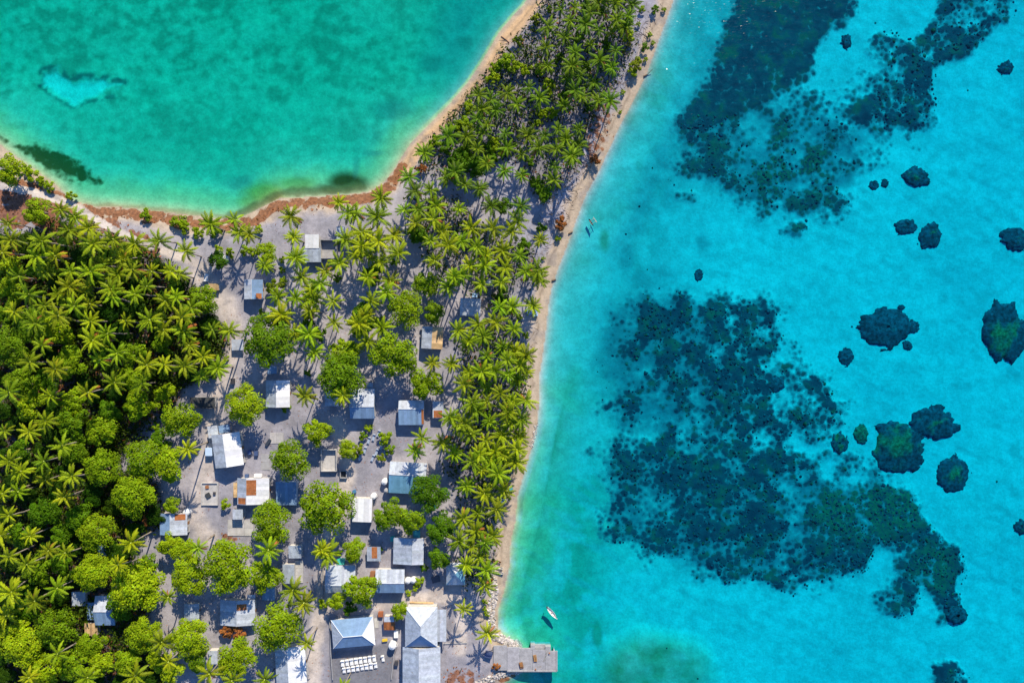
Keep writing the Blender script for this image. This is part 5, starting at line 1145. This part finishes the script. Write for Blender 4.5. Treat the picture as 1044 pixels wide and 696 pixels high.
for (kw, sdn, nm), lst in list(buckets.items()):
    lst.sort(key=lambda q: q[0])
    for i, (d, it) in enumerate(lst):
        o, px, py, kw, look, region, cat, grp = it; look = look.split(' ')[0] + ' ' if look else ''
        if len(lst) == 1: lab = f'{look}{kw} {sdn} {nm}'
        else: lab = f'{look}{kw}, {NUM[i] + " " if i else ""}nearest {sdn} {nm}'
        tag(o, lab, cat, grp)
tops = {}
for (kw, region, bd) in sorted(bands): tops.setdefault((kw, region), []).append(bd)
for (kw, region, bd), lst in bands.items():
    lst.sort(key=lambda t: t[1]); row = tops[(kw, region)].index(bd)
    rg = {'in the left palm forest': 'of the left palm forest', 'in the village': 'of the village', 'on the upper sand spit': 'of the upper sand spit', 'in the beach palm belt': 'of the beach palm belt', 'near the lagoon shore': 'along the lagoon shore'}[region]
    for i, (o, px, py, kw, look, region, cat, grp) in enumerate(lst):
        look = look.split(' ')[0] + ' ' if look else ''
        pos_ = 'only one' if len(lst) == 1 else 'leftmost' if i == 0 else 'rightmost' if i == len(lst) - 1 else NUM[i] + ' from left'
        tag(o, f'{look}{kw}, {pos_} in the {NUM[row]} row down {rg}', cat, grp)

# dry brown bushes and heap
def dry_bush(label, px, py, r, name='dry_bush', cat='bush'):
    o = shrub(px, py, r, (1, 1, 1), name); me = o.data.copy(); me.materials.clear(); me.materials.append(M['dry']); o.data = me; tag(o, label, cat)
dry_bush('orange-brown dry bush at the ocean beach edge', 572, 228, 8)
dry_bush('brown dead bush below the long fallen trunk on the spit', 607, 163, 6)
dry_bush('brown dead bush on the lagoon side of the spit', 430, 172, 6)
dry_bush('left heap of brown dry leaves below the weathered house', 232, 641, 8, 'dry_leaf_heap', 'leaf heap')
dry_bush('right heap of brown dry leaves below the weathered house', 244, 643, 8, 'dry_leaf_heap', 'leaf heap')
dry_bush('rusty brown heap of debris on the jetty approach', 506, 680, 4.5, 'debris_heap', 'heap')
dry_bush('dark brown dead tree crown beside the half hidden house', 154, 528, 8)

# undergrowth (uncountable)
def scatter(name, label, count, prob, mat, smin, smax, zmax, seed, xr=(-30, 690), yr=(-30, 726), colf=None):
    r = np.random.default_rng(seed); px = r.uniform(*xr, count * 8); py = r.uniform(*yr, count * 8)
    i = np.clip(np.searchsorted(gx, px), 0, nx - 1); j = np.clip(np.searchsorted(gy, py), 0, ny - 1)
    keep = (r.random(len(px)) < prob[j, i]) & (ZG[j, i] > 0.35); px, py, i, j = px[keep][:count], py[keep][:count], i[keep][:count], j[keep][:count]; k = len(px)
    x = (px - CX) * S; y = (CY - py) * S; zz = ZG[j, i] + r.random(k) ** 1.5 * zmax * (0.3 + 0.7 * n2[j, i] * 1.4) + 0.05
    c = np.stack([x, y, zz], -1); nrm = r.normal(size=(k, 3)) * 0.45 + np.array([0, 0.15, 0.8]); nrm /= np.linalg.norm(nrm, axis=1)[:, None]
    t = np.cross(nrm, r.normal(size=(k, 3))); t /= np.linalg.norm(t, axis=1)[:, None]; bt = np.cross(nrm, t)
    L = r.uniform(smin, smax, k)[:, None]; W = L * r.uniform(0.3, 0.6, k)[:, None]
    v = np.stack([c - t * L / 2, c + bt * W / 2, c + t * L / 2, c - bt * W / 2], 1).reshape(-1, 3)
    ct = r.uniform(0.55, 1.35, k); cc = np.stack([ct * r.uniform(0.8, 1.3, k), ct, ct], -1).repeat(4, 0)
    me = np_mesh(name, v, np.arange(4 * k).reshape(k, 4), {'Col': cc}, False); me.materials.append(mat)
    o = link(name, me); tag(o, label, 'undergrowth', kind='stuff')
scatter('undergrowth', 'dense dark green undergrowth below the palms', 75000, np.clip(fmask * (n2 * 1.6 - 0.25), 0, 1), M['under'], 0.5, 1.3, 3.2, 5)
scatter('leaf_litter', 'brown fallen fronds and dry leaves on the ground', 9000, np.clip(fmask * 0.25 + wrack * 0.8, 0, 1), M['dry'], 0.3, 1.0, 0.12, 6)

village = (poly_mask([(185, 250), (300, 205), (400, 200), (440, 300), (455, 450), (470, 600), (500, 640), (500, 720), (190, 720), (150, 640), (180, 520), (150, 440), (210, 400), (230, 330)], 6) * 0.5).astype(np.float32)
scatter('ground_litter', 'small dry leaves and husks scattered over the village sand', 7000, village * (n2 > 0.45), M['dry'], 0.12, 0.45, 0.05, 8)
